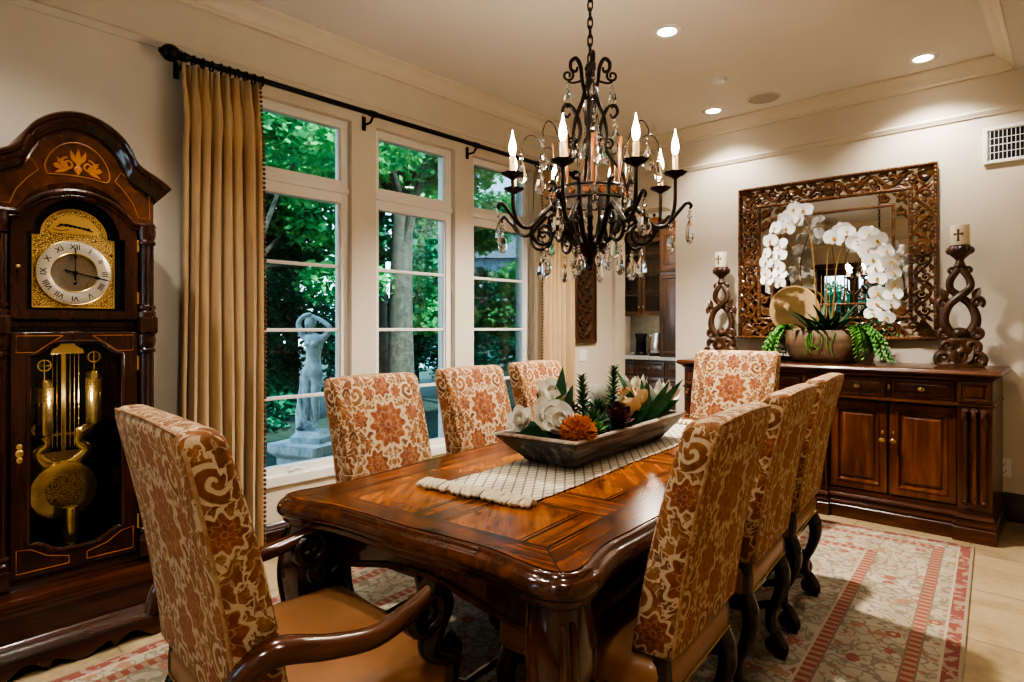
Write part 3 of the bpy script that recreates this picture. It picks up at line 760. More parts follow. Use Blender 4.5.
tree(-10.2, 8.0, 4.2, .10, crown(6, 9, 0, 0, 2.3, 5.2, 1.3, .45, .8), 9000, M['fol2'], 16, 'tall tree at the back between middle and third windows')
tree(-5.9, 2.65, 4.2, .08, crown(7, 9, 0, 0, 2.9, 4.6, .95, .35, .6), 6000, M['fol1'], 17, 'near tree whose leaves hang at top of the first window', .05)
def hedge(x, y, lx, ly, h, n, seed, label):
    q = random.Random(seed)
    bl = [(q.uniform(-lx, lx), q.uniform(-ly, ly), q.uniform(.2, h - .35), q.uniform(.3, .5), q.uniform(.4, .6), q.uniform(.3, .45)) for _ in range(26)]
    s = empty('garden_shrub', (x, y, -.15), 0, label, 'shrub', 'shrubs in the garden')
    m = MB()
    for k in range(7):
        b = bl[k*3]; m.tube([(b[0]*.6, b[1], 0), (b[0], b[1], b[2])], [.03, .012], 6)
    m.build('stem', M['bark'], s); leaves('foliage', leafcloud(bl, n*2, .052, seed), M['fol3'], s)
hedge(-8.6, 3.1, .4, 1.1, 2.5, 7000, 31, 'dark dense shrub behind the garden statue')
hedge(-9.4, 5.3, .5, 1.2, 2.3, 7000, 32, 'dark dense shrub behind the maple trunk')
hedge(-9.3, 7.7, .5, 1.3, 2.2, 7000, 33, 'dark dense shrub low in the third window')
hedge(-10.6, 10.2, .6, 1.5, 2.4, 6000, 34, 'dark shrub farthest back along the garden')
hedge(-3.4, -5.0, 1.6, .5, 2.7, 8000, 35, 'leafy shrub outside the garden door behind the viewer')
# distant house
hs = empty('neighbour_house', (-17, 18.2, -.15), .75, 'pale blue-grey house beyond trees in the third window', 'house')
MB().box(-4, 4, -3, 3, 0, 4.0).build('house_wall', M['house'], hs, 0)
MB().prism([(-4.4, 3.9), (4.4, 3.9), (0, 6.0)], -3.4, 3.4).build('house_roof', M['roof'], hs, 0)

# ------------------------------------------------------------------ statue and its pedestal
SX, SY, SZ = -4.62, 2.58, .37
p = empty('pedestal', (SX, SY, -.15), .3, 'square stone pedestal carrying the garden statue', 'pedestal')
MB().loft([[(a, b, z) for a, b in rrect(w, w, .01, 1)] for w, z in ((.50, 0), (.50, .08), (.44, .10), (.40, .12), (.40, .40), (.43, .42), (.48, .44), (.50, .46), (.50, .519))]).build('plinth_block', M['stone'], p, 30)
s = empty('garden_statue', (SX, SY, SZ), .55, 'grey stone statue of a standing figure with arms raised over head', 'statue')
def skin(name, pts, edges, rad, m, parent, lv=2):
    me = bpy.data.meshes.new(name); me.from_pydata(pts, edges, []); me.update()
    o = bpy.data.objects.new(name, me); COL.objects.link(o); o.parent = parent; me.materials.append(m)
    sk = o.modifiers.new('Skin', 'SKIN'); sk.use_smooth_shade = True
    for i, r in enumerate(rad):
        me.skin_vertices[0].data[i].radius = r if isinstance(r, tuple) else (r, r); me.skin_vertices[0].data[i].use_root = (i == 0)
    sb = o.modifiers.new('Sub', 'SUBSURF'); sb.levels = lv; sb.render_levels = lv
    return o
# local: x = figure's left-right, faces -y
k = .60; s.scale = (.88, .88, .88)
raw = [(0, 0, .93, (.145, .105)), (.01, -.01, 1.06, (.125, .09)), (.03, -.01, 1.18, (.112, .085)), (.03, -.015, 1.32, (.15, .10)), (.02, 0, 1.43, (.135, .075)), (.0, -.01, 1.50, (.052, .052)), (-.02, -.03, 1.57, (.07, .075)), (-.03, -.035, 1.66, (.078, .09)), (-.03, -.03, 1.73, (.05, .06)),
       (.165, 0, 1.42, .058), (.30, -.02, 1.54, .048), (.33, -.06, 1.60, .042), (.17, -.05, 1.71, .036), (.06, -.06, 1.76, .032),
       (-.15, 0, 1.43, .058), (-.22, -.04, 1.62, .048), (-.20, -.06, 1.70, .042), (-.08, -.08, 1.79, .036), (.02, -.06, 1.80, .030),
       (.085, -.01, .84, (.10, .10)), (.07, -.05, .52, .072), (.06, .0, .28, .056), (.055, .02, .08, .038), (.06, -.10, .03, (.032, .028)),
       (-.085, 0, .84, (.105, .105)), (-.095, -.01, .50, .075), (-.10, .02, .27, .058), (-.10, .03, .08, .038), (-.12, -.09, .03, (.032, .028)), (.05, -.095, 1.335, .05), (-.05, -.095, 1.335, .05)]
E = [(0, 1), (1, 2), (2, 3), (3, 4), (4, 5), (5, 6), (6, 7), (7, 8), (4, 9), (9, 10), (10, 11), (11, 12), (12, 13), (4, 14), (14, 15), (15, 16), (16, 17), (17, 18), (0, 19), (19, 20), (20, 21), (21, 22), (22, 23), (0, 24), (24, 25), (25, 26), (26, 27), (27, 28)]
raw = raw[:29]
skin('statue_figure', [(a*k, b*k, c*k + .10) for a, b, c, r in raw], E, [tuple(q*k for q in (r if isinstance(r, tuple) else (r, r))) for *_, r in raw], M['stone'], s)
m = MB()
for sx in (-1, 1): m.ball((sx*.032 + .015, -.056, .905), .036, 10, 7)
m.build('bust', M['stone'], s)
m = MB(); m.ball((-.018, -.005, 1.11), .056, 12, 8, (1, 1, 1.05)).ball((-.02, .045, 1.09), .03, 8, 6)
for a in range(7): m.tube(crom([(-.05 + a*.012, -.045, 1.145), (-.055 + a*.012, .0, 1.17), (-.04 + a*.008, .05, 1.12)], 4), .010, 5)
m.build('hair', M['stone'], s)
MB().ball((-.018, -.078, 1.075), .009, 6, 5, (.8, 1.2, 1.4)).build('nose', M['stone'], s)
m = MB(); m.tube(crom([(-.09, -.02, .66), (-.13, .03, .45), (-.15, .02, .25), (-.10, -.06, .12)], 6), taper(19, .015, .028, .036, .03), 10)
m.tube(crom([(-.12, -.04, .40), (-.05, -.09, .22), (.04, -.07, .16)], 5), .018, 8)
m.build('drapery', M['stone'], s)
MB().loft([[(a, b, z) for a, b in rrect(w, d, .03, 3)] for w, d, z in ((.32, .28, 0), (.32, .28, .05), (.27, .23, .075), (.24, .2, .10))]).loft([[(a - .10, b + .03, z) for a, b in rrect(w, w, .03, 2)] for w, z in ((.14, .05), (.13, .16), (.10, .24), (.07, .28))]).build('rocky_base', M['stone'], s)
# ------------------------------------------------------------------ rug
TH = math.radians(6.3); TC = (-1.440, 2.172); TT = math.radians(6)
r_ = MB().loft([[(sx*(1.31 - i), sy*(2.0 - i), z) for sx, sy in ((-1, -1), (1, -1), (1, 1), (-1, 1))] for i, z in ((.0, .001), (.0, .010), (.004, .012))]).build('area_rug', M['rug'], None, 0)
r_.location = (-1.60, 2.40, 0); r_.rotation_euler = (0, 0, math.radians(4.6))
tag(r_, 'cream and rose floral oriental rug under the dining table', 'rug')
RZ0 = .0125
# ------------------------------------------------------------------ dining table
t = empty('dining_table', (TC[0], TC[1], RZ0), TT, 'large dark wooden dining table with parquet top and carved edge', 'table')
Q = [(.545, 0), (.545, .40), (.535, .80), (.527, .96), (.540, 1.06), (.555, 1.13), (.548, 1.185), (.515, 1.222), (.455, 1.235), (.38, 1.222), (.28, 1.205), (.15, 1.205), (0, 1.212)]
full = Q + [(-x, y) for x, y in Q[-2::-1]] + [(-x, -y) for x, y in Q[1:]] + [(x, -y) for x, y in Q[-2:0:-1]]
OUT = [(p.x, p.y) for p in crom([(x, y, 0) for x, y in full], 4, True)]
def offs(P, d):
    n = len(P); R = []
    for i in range(n):
        a = Vector(P[i-1]); b = Vector(P[(i+1) % n]); e = (b - a); nn = Vector((e.y, -e.x)).normalized()
        R.append((P[i][0] - nn.x*d, P[i][1] - nn.y*d))
    return R
HT = .762
def ring(d, z): return [(x, y, z) for x, y in offs(OUT, d)]
MB().loft([ring(.035, HT - .04), ring(.035, HT)] + [[(x*k, y*k, z) for x, y, z in ring(.035, HT)] for k in (.6, .2, .002)]).build('tabletop', M['parquet'], t, 30)
prof = [(.036, -.03), (.036, -.002), (.033, -.006), (.029, -.006), (.026, .0), (.021, .0), (.017, -.005), (.014, -.011), (.007, -.013), (.000, -.020), (-.005, -.031), (-.005, -.042), (.001, -.052), (.010, -.056), (.014, -.062), (.012, -.070), (.022, -.080), (.05, -.080)]
MB().loft([ring(d, HT + z) for d, z in prof], False, False).build('edge_moulding', M['tabw'], t, 60)
def apron(w, dz=.0):
    # scalloped skirt in a plane: returns polygon (a, z)
    n = 24; bot = []
    for i in range(n + 1):
        s = -1 + 2*i/n; a = s*w
        z = .585 + .035*math.cos(PI*s*1.0) if abs(s) < .82 else lerp(.585 + .035*math.cos(PI*.82), .49, ((abs(s) - .82)/.18)**1.3)
        bot.append((a, z))
    return bot
for nm, w, pos in (('x', .44, 1.10), ('y', 1.06, .45)):
    for sg in (-1, 1):
        b = apron(w); m = MB()
        outer = []; 
        rows = [(0, 0), (1, 0)]
        def P(a, z, d):
            bow = .03*math.cos(a/w*PI/2)
            return (a, sg*(pos + bow + d), z) if nm == 'x' else (sg*(pos + bow*.6 + d), a, z)
        R = [[P(a, z if q == 0 else (z + .014 if q == 1 else HT - .078), d) for a, z in b] for q, d in ((2, .0), (1, .0), (1, .010), (0, .012), (0, -.018), (2, -.018))]
        m.loft(R, False, False, False)
        o = m.build('apron', M['tabw'] if nm == 'y' else M['tabl'], t, 30)
lp = crom([(0, 0, .69), (.012, 0, .62), (.026, 0, .53), (.018, 0, .42), (-.022, 0, .30), (-.045, 0, .20), (-.035, 0, .10), (-.005, 0, .045), (.012, 0, .0)], 4)
lw = taper(len(lp), .125, .135, .14, .125, .10, .078, .068, .075, .085)
for sx in (-1, 1):
    for sy in (-1, 1):
        m = MB(); R = []
        dx, dy = sx*.7071, sy*.7071
        for p, w in zip(lp, lw):
            R.append([(sx*.455 + dx*p.x + a, sy*1.13 + dy*p.x + b, p.z) for a, b in rrect(w, w, w*.28, 3)])
        m.loft(R)
        leg = m.build('leg', M['tabl'], t, 50)
        m = MB().mat(Matrix.Translation((sx*.455, sy*1.13, 0)) @ Matrix.Rotation(math.atan2(dy, dx), 4, 'Z'))
        for yy in (-.03, .03):
            m.tube([(a, yy, b) for a, b in spiral(.05, .045, .042, .010, PI, -1.4, 20)], taper(21, .02, .016, .012), 8)
        m.build('scroll_foot', M['tabl'], leg)
        m = MB().mat(Matrix.Translation((sx*.455, sy*1.13, 0)) @ Matrix.Rotation(math.atan2(dy, dx), 4, 'Z'))
        for s2 in (-1, 1):
            pth = crom([(.09, s2*.012, .655), (.105, s2*.014, .53), (.092, s2*.012, .42), (.045, s2*.008, .30)], 5)
            m.tube(pth, taper(len(pth), .006, .009, .007, .003), 6)
        m.build('leg_carving', M['tabl'], leg)
# lengthwise stretcher, low between the legs
m = MB()
for sy in (-1, 1):
    m.tube(crom([(-.44, sy*1.12, .17), (-.2, sy*1.0, .20), (0, sy*.93, .21), (.2, sy*1.0, .20), (.44, sy*1.12, .17)], 6), .024, 8)
m.tube([(0, -.93, .21), (0, .93, .21)], .026, 8)
m.build('stretcher', M['tabl'], t)

# ------------------------------------------------------------------ chairs
def back_slab(w0, w1, z0, z1, y0, y1, th0, th1, parent):
    R = []; n = 9
    def sec(t_, ins=0.0, ti=0.0):
        w = lerp(w0, w1, t_) - 2*ins; th = lerp(th0, th1, t_) - 2*ti; y = lerp(y0, y1, t_) + .012*math.sin(PI*t_)
        z = lerp(z0, z1, t_)
        q = []
        for a, b in rrect(w, th, min(.022, th*.3), 3):
            bul = .010*math.cos(a/w*PI)*math.sin(PI*min(1, max(0, t_))) if b > 0 else 0
            q.append((a, y + th/2 + b + bul + ti, z + .008*math.cos(a/w*PI)*t_**3))
        return q
    R.append(sec(0.0, .03, .03)); R.append(sec(.004, .008, .008))
    for i in range(n): R.append(sec(.02 + .93*i/(n - 1)))
    for a, i_ in ((.972, .004), (.988, .012), (.997, .024), (1.0, .038)): R.append(sec(a, i_, i_*.9))
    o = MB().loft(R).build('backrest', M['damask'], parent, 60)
    # piping round the rear face
    def rp(sx, t_, ins=.006):
        w = lerp(w0, w1, t_) - 2*ins; return (sx*w/2, lerp(y0, y1, t_) + .012*math.sin(PI*t_) + .006, lerp(z0, z1, t_))
    path = [rp(-1, .02 + .9*i/8) for i in range(9)] + [(lerp(-.5, .5, i/6)*(w1 - .05), lerp(y0, y1, .985) + .008, lerp(z0, z1, .985) + .006*math.cos((i/6 - .5)*PI)) for i in range(7)] + [rp(1, .92 - .9*i/8) for i in range(9)]
    MB().tube(path, .0042, 6).build('piping', M['welt'], o)
    return o
def os_leg(x, y, dx, dy, z1, parent, sc=1.0):
    prof = [(.0, z1), (.018, z1 - .05), (.022, z1 - .10), (.004, z1 - .17), (-.022, z1 - .23), (-.022, z1 - .29), (.0, .085), (.020, .045), (.022, .018)]
    pts = crom([(x + dx*a*sc, y + dy*a*sc, z) for a, z in prof], 4)
    m = MB().tube(pts, taper(len(pts), .028, .030, .027, .022, .019, .019, .021, .024, .020), 10)
    ang = math.atan2(dy, dx)
    m.mat(Matrix.Translation((x, y, 0)) @ Matrix.Rotation(ang, 4, 'Z'))
    for yy in (-.010, .010):
        m.tube([(a, yy, b) for a, b in spiral(-.008, .040, .034, .006, 0, 1.3, 18)], taper(19, .015, .012, .010), 7)
    m.box(-.006, .034, -.018, .018, 0, .014)
    return m.build('leg', M['leg'], parent, 60)
def build_chair(arms):
    c = empty('dining_armchair' if arms else 'dining_chair')
    W = .54 if arms else .48; zt = 1.10 if arms else 1.075
    sw = W + .03; sd = .50
    # seat: tan leather pad
    R = []
    for ins, z in ((.02, .395), (.004, .40), (0, .41), (0, .465), (.006, .482), (.02, .494), (.05, .502), (.12, .508)):
        R.append([(a*lerp(1.06, .94, (b + sd/2)/sd*-1 + 1) if False else a*(1 + .05*b/sd), b + .0, z) for a, b in rrect(sw - 2*ins, sd - 2*ins, .04 if ins < .05 else .03, 4)])
    seat = MB().loft(R).build('seat', M['leather'], c, 60)
    # brass nail trim along the lower edge of the pad
    m = MB()
    for i in range(40):
        f_ = -1 + 2*i/39; m.ball((f_*(sw/2 - .04), -sd/2 - .001, .412), .0045, 5, 4)
    m.build('nailhead_trim', M['knob'], seat)
    for s in (-1, 1):
        m = MB()
        for i in range(36):
            f_ = -1 + 2*i/35; m.ball((s*(sw/2)*(1 + .05*f_*.5), f_*(sd/2 - .04), .412), .0045, 5, 4)
        m.build('nailhead_trim', M['knob'], seat)
    back_slab(W + .0, W + .01, .50, zt, -.265, -.375, .115, .085, c)
    # rear posts carrying the back
    for s in (-1, 1):
        MB().tube(crom([(s*(W/2 - .02), -.225, .36), (s*(W/2 - .02), -.228, .45), (s*(W/2 - .03), -.225, .56)], 4), taper(9, .024, .026, .018), 8).build('rear_post', M['leg'], c)
    MB().box(-sw/2 + .03, sw/2 - .03, -sd/2 + .02, sd/2 - .03, .355, .397).build('seat_rail', M['leg'], c, 0, .006)
    for s in (-1, 1):
        os_leg(s*(W/2 - .02), -.225, 0, -1, .40, c); os_leg(s*(W/2 - .005), .205, 0, 1, .40, c)
        MB().tube(crom([(s*(W/2 - .02), -.21, .20), (s*(W/2 - .035), -.08, .165), (s*(W/2 - .035), .06, .165), (s*(W/2 - .01), .19, .20)], 5), .016, 8).build('side_stretcher', M['leg'], c)
    MB().tube(crom([(-W/2 + .03, -.01, .165), (-.1, .01, .185), (.1, .01, .185), (W/2 - .03, -.01, .165)], 5), .015, 8).build('cross_stretcher', M['leg'], c)
    if arms:
        for s in (-1, 1):
            x = s*(W/2 + .012)
            pth = crom([(x - s*.012, -.285, .565), (x - s*.006, -.262, .62), (x + s*.012, -.205, .655), (x + s*.03, -.10, .635), (x + s*.038, .0, .625), (x + s*.028, .10, .645), (x + s*.012, .175, .668)], 5)
            a = MB().tube(pth, taper(len(pth), .020, .028, .031, .027, .025, .024, .020), 12, .9).build('arm', M['arm'], c, 60)
            m = MB()
            sp = spiral(.140, .622, .056, .012, PI*.42, -1.55, 26)
            for xx in (-.010, .010): m.tube([(x + s*.012 + xx, u, z) for u, z in sp], taper(27, .020, .016, .011), 8)
            sup = crom([(x + s*.012, .175, .668), (x + s*.015, .205, .63), (x + s*.014, .175, .575), (x + s*.012, .16, .535), (x + s*.004, .20, .505), (x - s*.006, .235, .475), (x - s*.01, .225, .40)], 5)
            m.tube(sup, taper(len(sup), .018, .024, .028, .027, .028, .030, .028), 10)
            m.build('arm_support', M['leg'], c, 60)
            m = MB()
            for zz in (.0, .02): m.tube([(x, u, z) for u, z in spiral(.245, .50, .03, .006, PI*.5, 1.2, 16)], taper(17, .014, .009), 7)
            m.build('support_scroll', M['leg'], c)
    return c
A = Vector((-math.sin(TH), math.cos(TH))); B = Vector((math.cos(TH), math.sin(TH)))
ch = build_chair(False)
rows = [('R', (-.612, 1.55), 'rust damask dining chair on right side of table, nearest the viewer'),
        ('R', (-.70, 2.265), 'rust damask dining chair on right side of table, middle of three'),
        ('R', (-.782, 2.945), 'rust damask dining chair on right side of table, closest to the sideboard'),
        ('L', (-2.00, 1.63), 'rust damask dining chair by the window in front of the statue'),
        ('L', (-2.10, 2.32), 'rust damask dining chair in front of middle window, middle of the window side'),
        ('L', (-2.20, 2.98), 'rust damask dining chair on window side farthest from the viewer')]
for i, (sd_, p, lb) in enumerate(rows):
    o = ch if i == 0 else copy_tree(ch)
    tag(o, lb, 'chair', 'dining chairs along the table sides')
    if sd_ == 'R': o.location = (p[0] - .372*B.x, p[1] - .372*B.y, RZ0); o.rotation_euler = (0, 0, PI/2 + TH)
    else: o.location = (p[0], p[1], RZ0); o.rotation_euler = (0, 0, -PI/2 + TH)
ac = build_chair(True)
ac.location = (-1.43, .785, RZ0); ac.rotation_euler = (0, 0, math.radians(-3.5))
tag(ac, 'rust damask armchair at near end of table, back to the viewer', 'chair', 'armchairs at the table ends')
ac2 = copy_tree(ac); ac2.location = (-1.66, 3.70, RZ0); ac2.rotation_euler = (0, 0, PI + math.radians(4)); ac2.scale = (1, 1, 1.03)
ac2['label'] = 'rust damask armchair at far end of table, facing the viewer'

# ------------------------------------------------------------------ table runner
r = empty('table_runner', (-1.465, 2.19, RZ0 + HT + .001), math.radians(6), 'cream woven table runner with tasselled ends under the dough bowl', 'table runner')
RW, RL = .185, .845
vs = []; fs = []
nx, ny = 6, 40
for j in range(ny + 1):
    for i in range(nx + 1):
        x = (i/nx - .5)*2*RW; y = (j/ny - .5)*2*RL
        vs.append((x + .004*math.sin(y*9), y + .006*math.sin(x*20)*(abs(y) > .6), .003 + .0012*math.sin(y*40 + x*9)))
for j in range(ny):
    for i in range(nx):
        q = j*(nx + 1) + i; fs.append((q, q + 1, q + nx + 2, q + nx + 1))
o = MB().add(vs, fs).build('woven_cloth', M['runner'], r, 80)
so = o.modifiers.new('Solidify', 'SOLIDIFY'); so.thickness = .003; so.offset = 0
rng = random.Random(3)
for sy in (-1, 1):
    m = MB()
    for i in range(17):
        x = (i/16 - .5)*2*(RW + .012); y = sy*(RL + .004)
        for k in range(3):
            a = rng.uniform(-.5, .5); L = rng.uniform(.045, .065)
            pp = crom([(x, y - sy*.012, .006), (x + math.sin(a)*L*.4 + rng.uniform(-.006, .006), y + sy*L*.35, .020), (x + math.sin(a)*L*.8, y + sy*L*.8, .013), (x + math.sin(a)*L, y + sy*L, .008)], 4)
            m.tube(pp, taper(len(pp), .006, .010, .010, .006), 6)
        m.ball((x, y + sy*.002, .010), .011, 7, 5)
    m.build('tassel_fringe', M['tassel'], r)
# ------------------------------------------------------------------ tall case clock (local: faces -y, front of trunk at y = 0)
ck = empty('grandfather_clock', (-2.95, .617, .0), PI/2 + math.radians(1.5), 'tall dark cherry grandfather clock with brass dial, weights and pendulum', 'clock')
def arc_out(hw, z0, zs, r, n=14, sh=True):
    # break-arch outline: rectangle with a half-round top of radius r
    P = [(-hw, z0), (-hw, (z0+zs)/2), (-hw, zs)]
    P += [(-r*math.cos(PI*i/n), zs + r*math.sin(PI*i/n)) for i in range(n + 1)]
    return P + [(hw, zs), (hw, (z0+zs)/2), (hw, z0), (hw*.5, z0), (0, z0), (-hw*.5, z0)]
def plate(mb, outer, inner, ya, yb):
    n = len(outer)
    mb.loft([[(x, ya, z) for x, z in inner], [(x, yb, z) for x, z in inner], [(x, yb, z) for x, z in outer], [(x, ya, z) for x, z in outer], [(x, ya, z) for x, z in inner]], False, False)
    return mb
def line(mb, pts, w=.0022, y=0, n=5): return mb.tube([(a, y, b) for a, b in pts], w, n)
# base
bs = MB().box(-.335, .335, -.06, .40, .10, .235).build('base_case', M['cherryx'], ck, 0, .004)
m = MB()
for o, za, zb in ((-.075, .235, .25), (-.066, .25, .262), (-.055, .262, .272)): m.box(o - .275, -o + .275, o, .40, za, zb)
m.loft([[(-.275 + y, y, z), (.275 - y, y, z), (.275 - y, .40, z), (-.275 + y, .40, z)] for y, z in ((-.055, .27), (-.05, .285), (-.03, .295), (-.025, .31), (-.012, .315), (-.012, .33))])
m.loft([[(-.275 + y, y, z), (.275 - y, y, z), (.275 - y, .41, z), (-.275 + y, .41, z)] for y, z in ((-.075, .075), (-.10, .085), (-.104, .095), (-.095, .108), (-.085, .115), (-.078, .13), (-.064, .14))])
m.build('base_moulding', M['cherryx'], ck, 30)
n = 40; sk = []
for i in range(n + 1):
    s = -1 + 2*i/n; a = abs(s)
    z = .0 if a > .80 else (.028 + .022*math.cos(a*PI*4.2) if a > .28 else .024 - .018*math.cos(a/.28*PI))
    sk.append((s*.365, max(0, z)))
MB().loft([[(a, -.09, b) for a, b in sk], [(a, -.09, .088) for a, b in sk], [(a, -.07, .088) for a, b in sk], [(a, -.07, b) for a, b in sk], [(a, -.09, b) for a, b in sk]], False, False, False).box(-.365, -.345, -.09, .40, 0, .088).box(.345, .365, -.09, .40, 0, .088).build('scalloped_skirt', M['cherryx'], ck, 30)
m = MB()
for i in range(46): m.ball((-.235 + i*.47/45, -.026, .341), .0058, 6, 4)
m.build('bead_row', M['cherry'], ck)
# trunk and hood case (open box)
m = MB(); m.box(-.285, .285, .38, .40, .33, 1.88); 
for s in (-1, 1): m.box(min(s*.285, s*.215), max(s*.285, s*.215), .012, .40, .33, 1.88)
m.box(-.215, .215, .012, .38, .33, .345).box(-.215, .215, .012, .38, 1.285, 1.325).box(-.285, .285, .0, .03, 1.30, 1.325)
m.build('case', M['cherry'], ck, 0, .003)
MB().box(-.214, .214, .36, .378, .345, 1.285).build('inner_back', M['dark'], ck, 0)
# columns
for s in (-1, 1):
    x = s*.248
    for z0, z1 in ((.40, 1.275), (1.345, 1.735)):
        m = MB(); R = []; N = 40
        m.lathe([(.001, z0), (.036, z0), (.036, z0 + .02), (.030, z0 + .028), (.036, z0 + .036), (.036, z0 + .046), (.028, z0 + .052)], 20, (x, -.012, 0))
        m.lathe([(.028, z1 - .085), (.035, z1 - .08), (.036, z1 - .07), (.030, z1 - .062), (.034, z1 - .05), (.037, z1 - .03), (.035, z1 - .01), (.038, z1), (.001, z1)], 20, (x, -.012, 0))
        for z in (z0 + .05, z1 - .083):
            R.append([(x + (.028 - .0045*(j % 4 in (0, 1)))*math.cos(2*PI*j/N), -.012 + (.028 - .0045*(j % 4 in (0, 1)))*math.sin(2*PI*j/N), z) for j in range(N)])
        m.loft(R); m.build('fluted_column', M['cherry'], ck, 30)
    for zb, zt in ((1.275, 1.345), (.33, .40)): MB().box(x - .035, x + .035, -.05, .05, zb, zt).build('column_block', M['cherry'], ck, 0, .006)
# hood: camelback cornice
half = [(.327, 1.90), (.305, 1.918), (.262, 1.945), (.222, 1.966), (.198, 1.988), (.186, 2.012), (.176, 2.034), (.150, 2.074), (.105, 2.112), (.055, 2.136), (0, 2.145)]
outl = [(p.x, p.y) for p in crom([(-a, b, 0) for a, b in half] + [(a, b, 0) for a, b in half[-2::-1]], 3)]
def drop(d, y, k=.75): return [(x*(1 - d*k/.33), y, z - d) for x, z in outl]
prof = [(0, .36), (0, -.075), (.008, -.085), (.018, -.078), (.022, -.066), (.030, -.066), (.040, -.056), (.052, -.038), (.058, -.034), (.062, -.022), (.072, -.020), (.072, .02)]
MB().loft([drop(d, y) for d, y in prof], False, False, False).loft([drop(0, .36), [(x, .36, 1.88) for x, y, z in drop(0, 0)]], False, False, False).build('arched_cornice', M['cherry'], ck, 50)
# tympanum with inlay
inner = arc_out(.205, 1.32, 1.665, .185)
top_in = [(x*(1 - .072*.75/.33), z - .072) for x, z in outl]
def on_top(x):
    for (a, za), (b, zb) in zip(top_in[:-1], top_in[1:]):
        if a <= x <= b: return lerp(za, zb, (x - a)/max(1e-6, b - a))
    return top_in[0][1]
rowsU = []; rowsL = []
for i in range(41):
    x = -.272 + .544*i/40; zl = 1.66 + (math.sqrt(max(0, .213**2 - x*x))*.86 if abs(x) < .213 else 0); zl = max(zl, 1.74)
    rowsL.append((x, zl)); rowsU.append((x, max(on_top(max(-.2719, min(.2719, x))), zl + .005)))
MB().loft([[(x, -.022, z) for x, z in rowsL], [(x, -.022, z) for x, z in rowsU]], False, False, False).loft([[(x, -.022, z) for x, z in rowsL], [(x, .02, z) for x, z in rowsL]], False, False, False).build('hood_tympanum', M['burl'], ck, 0)
m = MB()
for dd, rr in ((0, .012), (.018, .009)):
    m.tube([(x, -.028 + dd*.3, z - .004 - dd) for x, z in rowsL], rr, 8)
m.build('hood_arch_moulding', M['cherry'], ck)
m = MB()
md = [(-.10, 1.895), (-.108, 1.93), (-.085, 1.985), (-.045, 2.022), (0, 2.034), (.045, 2.022), (.085, 1.985), (.108, 1.93), (.10, 1.895), (.05, 1.90), (0, 1.902), (-.05, 1.90), (-.10, 1.895)]
line(m, [(p.x, p.y) for p in crom([(a, b, 0) for a, b in md], 4)], .0024, -.023)
for s in (-1, 1): line(m, [(s*a, b) for a, b in ((.128, 1.905), (.150, 1.945), (.20, 1.905), (.255, 1.870), (.258, 1.765), (.215, 1.765), (.195, 1.82), (.16, 1.87), (.128, 1.905))], .0022, -.023)
for s in (-1, 1):
    line(m, [(a, b) for a, b in spiral(s*.035, 1.945, .026, .006, PI*.5, -s*1.3, 18)], .0045, -.022, 6)
    line(m, [(a, b) for a, b in spiral(s*.068, 1.935, .016, .004, PI*.5, s*1.2, 14)], .0035, -.022, 6)
    for a in (-.5, .1, .7): m.leaf((s*.03, -.0245, 1.93), (s*math.cos(a), 0, math.sin(a)), (0, -1, 0), .055, .016, 0, 4)
    m.leaf((s*.012, -.0245, 1.955), (s*.3, 0, 1), (0, -1, 0), .05, .016, 0, 4)
m.leaf((0, -.0245, 1.935), (0, 0, 1), (0, -1, 0), .075, .022, 0, 4); m.ball((0, -.022, 1.93), .014, 8, 5, (1, .3, 1)); m.leaf((0, -.0245, 1.935), (0, 0, -1), (0, -1, 0), .03, .018, 0, 4)
m.build('marquetry_inlay', M['inlay'], ck)
# dial door
door = MB(); plate(door, arc_out(.212, 1.335, 1.665, .2115), arc_out(.165, 1.368, 1.665, .1449), .0, -.022)
d = door.build('dial_door', M['cherry'], ck, 30, .003)
for z in (1.40, 1.62): MB().tube([(.214, -.02, z), (.214, -.02, z + .05)], .005, 8).build('hinge', M['gold'], d)
MB().lathe([(.001, 0), (.007, .002), (.006, .012), (.001, .016)], 10).build('key_knob', M['gold'], d, 40, 0, 2, (-.19, -.024, 1.53)).rotation_euler = (PI/2, 0, 0)
# dial
dl = MB(); o = arc_out(.138, 1.380, 1.662, .112, 18)
dl.loft([[(x, .035, z) for x, z in o], [(x, .028, z) for x, z in o]])
dl = dl.build('dial_plate', M['fret'], ck, 0)
CZc = 1.520
MB().tube([(x, .027, z) for x, z in o + o[:1]], .0035, 6).build('dial_border', M['gold'], dl)
m = MB().mat(Matrix.Translation((0, .026, CZc)) @ Matrix.Rotation(PI/2, 4, 'X'))
m.lathe([(.078, -.002), (.078, .003), (.080, .004), (.126, .004), (.128, .003), (.128, -.002)], 56); m.build('chapter_ring', M['silver'], dl)
m = MB().mat(Matrix.Translation((0, .022, CZc)) @ Matrix.Rotation(PI/2, 4, 'X'))
for rr in (.078, .1285): m.tube([(rr*math.cos(a*PI/28), rr*math.sin(a*PI/28), 0) for a in range(57)], .0022, 5)
m.build('ring_border', M['gold'], dl)
m = MB(); mo = [(-.085, 1.676)] + [(-.085*math.cos(PI*i/16), 1.676 + .075*math.sin(PI*i/16)) for i in range(17)]
m.loft([[(x, .026, z) for x, z in mo], [(x, .022, z) for x, z in mo]]); m.build('moon_arch_plate', M['gold'], dl)
m = MB(); line(m, [(-.06, 1.70), (-.03, 1.712), (.01, 1.705), (.06, 1.692)], .003, .021)
for i in range(7): m.ball((-.045 + i*.015, .021, 1.709 - i*.0015), .006, 6, 4, (1.4, .3, .8))
line(m, [(-.075, 1.69), (-.05, 1.685), (-.02, 1.692)], .0015, .021); m.build('arch_engraving', M['ironb'], dl)
